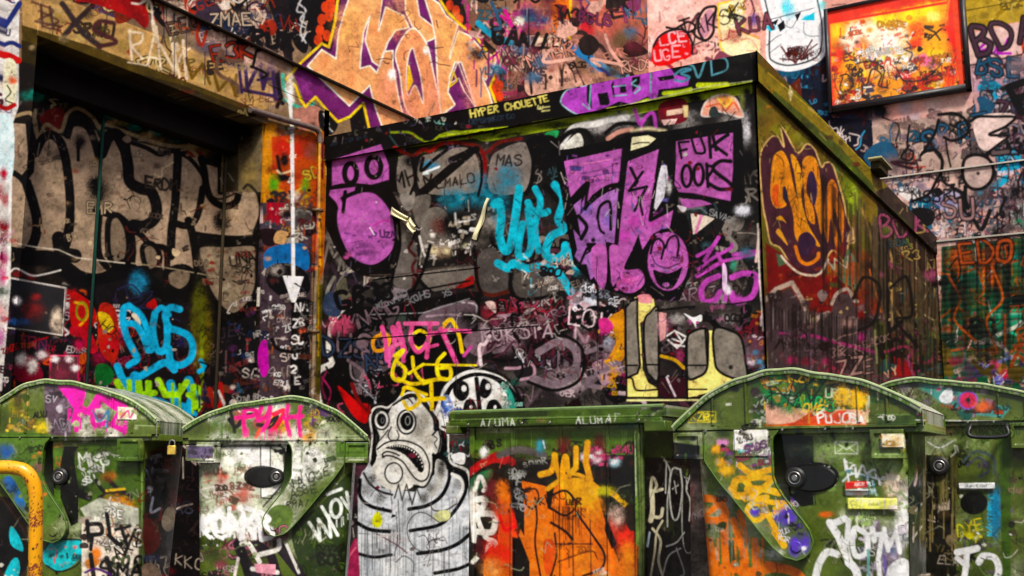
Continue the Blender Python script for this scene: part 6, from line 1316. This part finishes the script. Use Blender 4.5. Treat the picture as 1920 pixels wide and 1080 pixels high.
def dome_bin(x0, x1, ybase, depth, yaw, dome, flip, label, L=.8, arm=True, pin=True, sheen=0):
    """front panel spans x0..x1 of the tracing at the lid base line, at the given axial depth"""
    xm = (x0+x1)/2; Pm = EYEP+ray(xm, ybase)*depth
    nrm = np.array([math.sin(yaw), -math.cos(yaw), 0.0])                 # facing direction
    def onp(x, y): d = ray(x, y); return EYEP+d*(((Pm-EYEP) @ nrm)/(d @ nrm))
    A, B = onp(x0, ybase), onp(x1, ybase); W = np.linalg.norm((B-A)[:2]); ZB = Pm[2]; mid = (A+B)/2
    r = empty('wheeled_bin', (mid[0], mid[1], 0), label, 'wheelie bin', 'green dome-lidded wheeled bins', math.atan2((B-A)[1], (B-A)[0]))
    k = W/473.0                                                           # metres per unit of the traced pattern bin
    def lx(px): u = (px-1262)/473.0; u = 1-u if flip else u; return (u-.5)*W
    def lz(py): return ZB-(py-800)*k
    S = S_C
    dn = .0046
    # body : tapered, rounded corners
    bx0, bx1 = sorted((lx(1300), lx(1700))); n = max(60, int((bx1-bx0)/dn)); zt = ZB-.012; zbm = .08
    zz = np.concatenate([lines(zbm, .22, .05)[:-1], lines(.22, zt, .0048)])
    def loop(z):
        t = (zt-z)/(zt-zbm); s_ = .05*t; a0, a1 = bx0+s_, bx1-s_; y0, y1 = .04+s_*.8, L-.03-s_*.8; rr = .06
        pts = []
        for cx, cy, a in ((a0+rr, y0+rr, 180), (a1-rr, y0+rr, 270), (a1-rr, y1-rr, 0), (a0+rr, y1-rr, 90)):
            for q in np.linspace(0, 90, 9): pts.append([cx+rr*math.cos(R(a+q)), cy+rr*math.sin(R(a+q))])
        pts = np.array(pts); out = []
        for i in range(len(pts)):
            p, q = pts[i], pts[(i+1) % len(pts)]; m = max(1, int(np.linalg.norm(q-p)/(.0048 if (p[1] < y0+rr+.001 and q[1] < y0+rr+.001) or (p[0] > a1-rr-.001 and q[0] > a1-rr-.001) else .06)))
            out += [p+(q-p)*j/m for j in range(m)]
        return out
    base = np.array(loop(zt)); base = np.vstack([base, base[:1]]); cen = np.array([(bx0+bx1)/2, L/2])
    G = []
    for z in zz:
        t = (zt-z)/(zt-zbm); f = np.array([1-.1*t/(bx1-bx0)*1.0, 1-.08*t/L]); bulge = .006*math.sin(min(1, max(0, z-.2)/(zt-.2))*math.pi)
        q = (base-cen)*f+cen; G.append(np.hstack([q, np.full((len(q), 1), z)]))
    G = np.array(G)
    m = MB(r); m.grid(G, S, flip=True)
    m.grid(np.array([np.repeat([[cen[0], cen[1], zbm]], G.shape[1], 0), G[0]]), GREEN*.5)
    m.build('body', M_BIN, r, smooth=True)
    # rim of the body under the lid
    m = MB(r)
    P = wallY(.018, np.linspace(lx(1262), lx(1735), 260)[::(-1 if flip else 1)], np.linspace(ZB-.028, ZB+.012, 9)); m.quadbox(P, (0, L-.03, 0), S); m.build('rim', M_BIN, r)
    # dome cheek (front) and dome shell
    H = dome*k; us = np.linspace(0, 1, 300); hz = smooth_arc(us, flip)*H; ph = x0*.37; hz = hz+np.sin(us*math.pi)*(.007*np.sin(us*8+ph)+.004*np.sin(us*21+2*ph)+.002*np.sin(us*47+ph)); rows = np.linspace(0, 1, 64)[None, :]
    X = ((us-.5)*W)[:, None]; Zc = ZB+.012+np.maximum(hz-.02, .001)[:, None]*rows
    P = np.stack([np.broadcast_to(X, Zc.shape), np.full(Zc.shape, .0), Zc], -1)
    m = MB(r); m.quadbox(P, (0, .03, 0), S); m.build('cheek', M_BIN, r)
    P2 = P.copy(); P2[..., 1] = L-.03
    MB(r).quadbox(P2, (0, .03, 0), GREEN).build('cheek', M_BIN, r)
    ys = np.linspace(-.016, L+.016, 70); Xa = ((us[::2]-.5)*W)[None, :]; Za = (ZB+.012+hz[::2])[None, :]
    P = np.stack([np.broadcast_to(Xa, (70, 150)), np.broadcast_to(ys[:, None], (70, 150)), np.broadcast_to(Za, (70, 150))], -1).copy()
    Pn = P.copy(); Pn[..., 2] -= .022; Pn[..., 0] *= .985
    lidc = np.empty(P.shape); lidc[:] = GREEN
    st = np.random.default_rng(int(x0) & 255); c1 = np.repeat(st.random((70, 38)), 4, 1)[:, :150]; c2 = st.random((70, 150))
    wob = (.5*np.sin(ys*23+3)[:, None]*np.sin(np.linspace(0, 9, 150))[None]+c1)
    lidc += (hexc('d6d6c2')-lidc)*(np.clip((wob*.9+c2*.35-.25)*(1-.4*sheen)+sheen*(.35+.5*c2), 0, .9)[..., None])  # whitens the lid: scratches plus sky sheen painted into the colour
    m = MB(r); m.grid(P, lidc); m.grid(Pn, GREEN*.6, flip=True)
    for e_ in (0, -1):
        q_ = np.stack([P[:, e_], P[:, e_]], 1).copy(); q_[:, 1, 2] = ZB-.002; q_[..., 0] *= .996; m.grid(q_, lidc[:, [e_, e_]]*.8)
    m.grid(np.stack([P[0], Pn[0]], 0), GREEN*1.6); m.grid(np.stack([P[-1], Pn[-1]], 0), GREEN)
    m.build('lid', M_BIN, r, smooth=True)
    m = MB(r); rp = np.stack([(us[::4]-.5)*W, np.full(75, -.014), ZB+.012+hz[::4]+.001], -1); rc = hexc('a9bb86'); m.tube(rp, .0075, rc, 8); m.build('lid_lip', M_BIN, r, smooth=True)  # paler lip colour paints the highlight along the lid edge
    # ribs pressed in the cheek
    for pxr in (1345, 1412, 1622, 1672):
        xx = lx(pxr); uu = xx/W+.5; hh_ = float(smooth_arc(np.array([uu]), flip)[0])*H
        MB(r).quadbox(wallY(-.009, np.linspace(xx-.006, xx+.006, 4), np.linspace(ZB+.02, ZB+hh_-.01, 60)), (0, .012, 0), S).build('rib', M_BIN, r)
    # band over the body and swept arm
    ba, bb_ = sorted((lx(1262), lx(1720)))
    MB(r).quadbox(wallY(-.006, np.linspace(ba, bb_, 240), np.linspace(ZB-.004-.0, ZB+.012, 5)), (0, .03, 0), S).build('lid_band', M_BIN, r, bevel=.002)
    yy = np.linspace(803, 1043, 130); xl = np.interp(yy, YL_, XLr); xr = np.interp(yy, YR_, XRr)
    q = np.linspace(0, 1, 96)[:, None]; PX = xl[None]*(1-q)+xr[None]*q; u = (PX-1262)/473.0; u = 1-u if flip else u
    P = np.stack([(u-.5)*W, np.full(PX.shape, .0), np.broadcast_to(lz(yy)[None], PX.shape)], -1)
    if flip: P = P[::-1]
    if arm:
        m = MB(r); P = P[:, ::-1]; m.quadbox(P, (0, .034, 0), S, side=GREEN*.8); m.build('swing_arm', M_BIN, r)
        e0, e1 = P[0], P[-1]
        for e in (e0, e1): MB(r).tube(e[::3]+[0, -.001, 0], .0035, GREEN*1.35, 6).build('arm_edge', M_BIN, r, smooth=True)
        pc_ = [lx(1497), 0, lz(1018)]; m = MB(r); m.disc(pc_, [0, -1, 0], .026*k*473/1.2, .009, S, 20); m.build('pivot_cap', M_BIN, r, smooth=True)
    for pxr in (1330, 1400, 1480, 1560, 1610):
        MB(r).disc([lx(pxr), -.006, lz(803)], [0, -1, 0], .006, .005, hexc('55503c'), 10).build('rivet', M_STEEL, r, smooth=True)
    # corner brackets
    for pxa, pxb in ((1264, 1322), (1640, 1698)):
        xa_, xb_ = sorted((lx(pxa), lx(pxb))); z1_, z0_ = lz(806), lz(858)
        m = MB(r); y0_ = -.02
        P = wallY(y0_, np.linspace(xa_, xb_, 36), np.linspace(z0_, z1_, 30)).copy()
        gx = np.linspace(0, 1, 36)[:, None]; gz = np.linspace(0, 1, 30)[None]; ins = (np.abs(gx-.5) < .38)*(np.abs(gz-.5) < .33); P[..., 1] += ins*.012
        m.quadbox(P, (0, .06, 0), S); m.build('bracket', M_BIN, r)
    # lift boss: dark slot plate, pin and ring
    cx, cz_ = lx(1526), lz(893)
    m = MB(r); m.disc([cx, .043, cz_], [0, -1, 0], 47*k, .008, hexc('0c0c0d'), 40, ry=26*k)
    if arm and pin: m.build('slot_plate', M_BIN, r, smooth=True)
    px_ = lx(1497) 
    m = MB(r); m.disc([px_, .035, cz_], [0, -1, 0], 20*k, .018, hexc('111'), 28, .2); pin = m.build('lift_pin', M_BLACK, r, smooth=True)
    a = np.linspace(0, 2*math.pi, 25)[:-1]
    m = MB(r); m.tube(np.stack([px_+11*k*np.cos(a), np.full(24, .016), cz_+11*k*np.sin(a)], -1), .004, hexc('777'), 8, closed=True); m.build('ring', M_STEEL, pin, smooth=True)
    m = MB(r); m.disc([px_, .018, cz_], [0, -1, 0], 6*k, .006, hexc('777'), 14, .2); m.build('bolt', M_STEEL, pin, smooth=True)
    # castors
    for sx in (bx0+.14, bx1-.14):
        for sy_ in (.16, L-.16):
            m = MB(r); m.box((sx-.045, sy_-.03, -.02), (sx+.045, sy_+.03, .08), hexc('333')); cst = m.build('castor', M_STEEL, r, bevel=.004)
            m = MB(r); m.disc([sx-.022, sy_, -.04], [1, 0, 0], .08, .044, hexc('222'), 24); m.build('wheel', M_RUBBER, cst, smooth=True)
    return r, lx, lz, k, L
def plate(r, xa, xb, za, zb, y, col, name, mat=None, tilt=0):
    n1 = max(3, int(abs(xb-xa)/.0045)); n2 = max(3, int(abs(zb-za)/.0045))
    return MB(r).quadbox(wallY(y, np.linspace(xa, xb, n1), np.linspace(za, zb, n2)), (0, .003, 0), col).build(name, mat or M_PAPER, r)
def handle(r, xa, xb, z, y, col=None):
    pth = catmull([[xa, y, z+.06], [xa, y-.05, z+.05], [xa+.005, y-.07, z], [xb-.005, y-.07, z], [xb, y-.05, z+.05], [xb, y, z+.06]], False, 5)
    MB(r).tube(pth, .011, hexc('111'), 10).build('handle', M_BLACK, r, smooth=True)
def on(r, x, y, yl):                             # traced point -> local x, z on the bin's plane at local depth yl
    a = r.rotation_euler.z; n = np.array([math.sin(a), -math.cos(a), 0]); o_ = np.array(r.location); base_ = o_-n*yl
    d = ray(x, y); P = EYEP+d*(((base_-EYEP) @ n)/(d @ n)); q = P-o_; return q[0]*math.cos(a)+q[1]*math.sin(a), P[2]
def px_plate(r, x0, y0, x1, y1, yl, name): (a, zb), (b, za) = on(r, x0, y0, yl), on(r, x1, y1, yl); return plate(r, a, b, za, zb, yl, S_C, name)
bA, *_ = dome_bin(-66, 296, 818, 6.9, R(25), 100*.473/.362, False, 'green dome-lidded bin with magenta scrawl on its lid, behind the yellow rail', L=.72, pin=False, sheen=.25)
bB, *_ = dome_bin(342, 692, 825, 7.1, R(37), 80*.473/.35, True, 'green bin with pale painted sheen on its side and hot pink lid tag, left of the ghost mural')
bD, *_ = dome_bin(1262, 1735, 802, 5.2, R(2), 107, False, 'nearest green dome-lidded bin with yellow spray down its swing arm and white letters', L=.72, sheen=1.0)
bE, *_ = dome_bin(1545, 1990, 790, 6.0, R(1), 88, False, 'green dome-lidded bin cut by the right edge of the photo, with blue marker writing', L=.72, arm=False)
for a in (dict(x0=1376, y0=806, x1=1440, y1=856, n='sticker', yl=-.004), dict(x0=1583, y0=903, x1=1633, y1=921, n='sticker', yl=.034), dict(x0=1589, y0=934, x1=1682, y1=956, n='sticker', yl=.034), dict(x0=1652, y0=813, x1=1694, y1=839, n='sticker', yl=-.024)):
    px_plate(bD, a['x0'], a['y0'], a['x1'], a['y1'], a['yl'], a['n'])
px_plate(bE, 1797, 905, 1866, 917, .034, 'sticker')
px_plate(bA, 221, 763, 256, 787, -.004, 'sticker')
px_plate(bB, 349, 835, 401, 864, -.026, 'sticker')
ha = on(bE, 1822, 812, -.02); hb = on(bE, 1890, 812, -.02); handle(bE, ha[0], hb[0], ha[1]-.02, -.02)
# ---- flat-lidded middle bin, seen along its long side
cp0 = EYEP+ray(1045, 780)*6.35; yC = cp0[1]
def cx_(x, Y): return hitY(x, 850, Y)[0]
xl0, xl1 = cx_(840, yC), cx_(1252, yC); zl1 = hitY(840, 772, yC)[2]; zl0 = hitY(840, 802, yC)[2]
bc = empty('wheeled_bin', ((xl0+xl1)/2, yC, 0), 'flat-lidded green bin sprayed with orange letters in the middle of the row', 'wheelie bin')
ox = -(xl0+xl1)/2
def lcx(x, yl=0): return hitY(x, 850, yC+yl)[0]+ox
W2 = (xl1-xl0)/2
m = MB(bc)
lx_ = np.linspace(-W2, W2, 290)
m.quadbox(wallY(0, lx_, np.linspace(zl0+.035, zl1, 18)), (0, .8, 0), S_C); m.build('lid', M_BIN, bc, bevel=0)
MB(bc).quadbox(wallY(-.02, np.linspace(-W2-.004, W2-.03, 290), np.linspace(zl0, zl0+.033, 8)), (0, .83, 0), S_C).build('rim', M_BIN, bc)
MB(bc).tube([[x, .01, zl1-.004] for x in np.linspace(-W2+.02, W2-.02, 20)], .012, hexc('6d8850'), 8).build('lid_edge', M_BIN, bc, smooth=True)
Lc = .72; b0, b1 = lcx(884, .03), lcx(1200, .03)
zz = np.concatenate([lines(.09, .3, .06)[:-1], lines(.3, zl0, .005)])
fr_ = np.linspace(b0, b1, 230); cor = [[b1+.03*math.sin(R(a)), .03+.03-.03*math.cos(R(a))] for a in np.linspace(10, 90, 6)]
sd_ = [[b1+.03, y] for y in lines(.07, Lc, .0045)]
lp = [[x, .03] for x in fr_]+cor+sd_+[[b1, Lc+.03], [b0, Lc+.03], [b0, .03]]
lp = np.array(lp); G = []
for z in zz:
    t = (zl0-z)/zl0; c0 = np.array([(b0+b1)/2, .4]); q = (lp-c0)*(1-.03*t)+c0; G.append(np.hstack([q, np.full((len(q), 1), z)]))
MB(bc).grid(np.array(G), S_C, flip=True).build('body', M_BIN, bc, smooth=True)
MB(bc).quadbox(wallY(.012, np.linspace(b1-.03, b1+.005, 8), lines(.3, zl0, .006)), (0, .02, 0), S_C).build('corner_rib', M_BIN, bc, bevel=.004)
MB(bc).quadbox(wallY(.012, np.linspace(b0-.005, b0+.03, 8), lines(.3, zl0, .006)), (0, .02, 0), S_C).build('corner_rib', M_BIN, bc, bevel=.004)
for xr_ in (960, 1052, 1140):
    xx_ = lcx(xr_, .03); MB(bc).quadbox(wallY(.024, np.linspace(xx_-.009, xx_+.009, 5), lines(.3, zl0-.01, .005)), (0, .02, 0), S_C).build('rib', M_BIN, bc)
for xr_ in np.linspace(-W2+.16, W2-.16, 7):
    MB(bc).disc([xr_, -.02, zl0+.016], [0, -1, 0], .008, .006, hexc('55503c'), 10).build('rivet', M_STEEL, bc, smooth=True)
hx = lcx(1220); MB(bc).box((W2-.12, -.05, zl0-.05), (W2+.01, .06, zl0+.012), S_C).build('hinge', M_BIN, bc, bevel=.008)
MB(bc).box((-W2+.01, -.045, zl0-.04), (-W2+.1, .06, zl0+.01), S_C).build('hinge', M_BIN, bc, bevel=.008)
for sx in (b0+.12, b1-.1):
    for sy_ in (.17, .62):
        cst = MB(bc).box((sx-.045, sy_-.03, -.02), (sx+.045, sy_+.03, .09), hexc('333')).build('castor', M_STEEL, bc, bevel=.004)
        MB(bc).disc([sx-.022, sy_, -.04], [1, 0, 0], .08, .044, hexc('222'), 24).build('wheel', M_RUBBER, cst, smooth=True)
# ---------------------------------------------------------------- padlocks
def padlock(x, y, depth, sz, label, rz=0):
    p = EYEP+ray(x, y)*depth; r = empty('padlock', p, label, 'padlock', None, YAW+rz)
    MB(r).box((-sz*.5, -.012, -sz*.62), (sz*.5, .012, sz*.5), hexc('d8a820')).build('lock_body', M_BRASS, r, bevel=.005)
    a = np.linspace(0, math.pi, 12); pth = [[-sz*.33, 0, sz*.4]]+[[-sz*.33*math.cos(t), 0, sz*(.75+.4*math.sin(t))] for t in a]+[[sz*.33, 0, sz*.4]]
    MB(r).tube(pth, .005, hexc('888'), 8).build('shackle', M_STEEL, r, smooth=True)
padlock(322, 843, 6.85, .052, 'yellow brass padlock hanging between the two left bins')
padlock(1727, 790, 5.02, .045, 'small pale brass padlock hanging at the lid corner of the nearest bin')
# ---------------------------------------------------------------- yellow rail
dpt = 5.0
def rp(x, y, dd=dpt): return EYEP+ray(x, y)*dd
top = [rp(-330, 877), rp(-120, 876), rp(0, 876), rp(24, 877), rp(45, 882), rp(59, 897), rp(66, 920), rp(68, 950), rp(67, 1010), rp(66, 1075)]
end = top[-1].copy(); gnd = end.copy(); gnd[2] = GZ
rr_ = empty('barrier_rail', (gnd[0], gnd[1], GZ), 'chipped yellow tubular steel barrier rail with a rounded corner, at the lower left', 'barrier rail')
loc = np.array(rr_.location)
pth = catmull([q-loc for q in top], False, 8)
for q in range(len(pth)):
    pass
low = [[pth[-1][0]*(1-t), pth[-1][1]*(1-t), pth[-1][2]*(1-t)] for t in np.linspace(.02, 1, 60)]
dense = np.vstack([pth, low]); seg = np.r_[0, np.cumsum(np.linalg.norm(np.diff(dense, axis=0), axis=1))]; tt = lines(0, seg[-1], .006)
dense = np.stack([np.interp(tt, seg, dense[:, i]) for i in range(3)], -1)
yc = np.empty((len(dense)+2, 37, 3)); yc[:] = hexc('f2a60c'); ch = rng.random((len(dense)+2, 37)); ch = (ch+np.roll(ch, 1, 0)+np.roll(ch, 1, 1)+np.roll(ch, 2, 0))/4
yc[ch > .74] = hexc('3a2412'); yc[(ch > .70) & (ch <= .74)] = hexc('c4622a'); band = (np.arange(len(dense)+2)//18) % 9 == 4; yc[band & True] = yc[band]*.93
for (i0, i1) in ((.56, .60), (.68, .72), (.76, .78)):
    a_, b2 = int(i0*len(dense)), int(i1*len(dense)); k_ = rng.random((b2-a_, 37)) > .5; blk = yc[a_:b2]; blk[k_] = hexc('8a3f28')
MB(rr_).tube(dense, .031, yc, 36).build('tube', M_YELLOW, rr_, smooth=True)
MB(rr_).disc([0, 0, .001], [0, 0, 1], .08, .01, hexc('c89010'), 24).build('base_plate', M_YELLOW, rr_, smooth=True)
q0 = pth[0]; MB(rr_).tube([[q0[0], q0[1], z] for z in np.linspace(0, q0[2], 20)], .031, hexc('f2a60c'), 20).build('post', M_YELLOW, rr_, smooth=True)
if False:
    pass
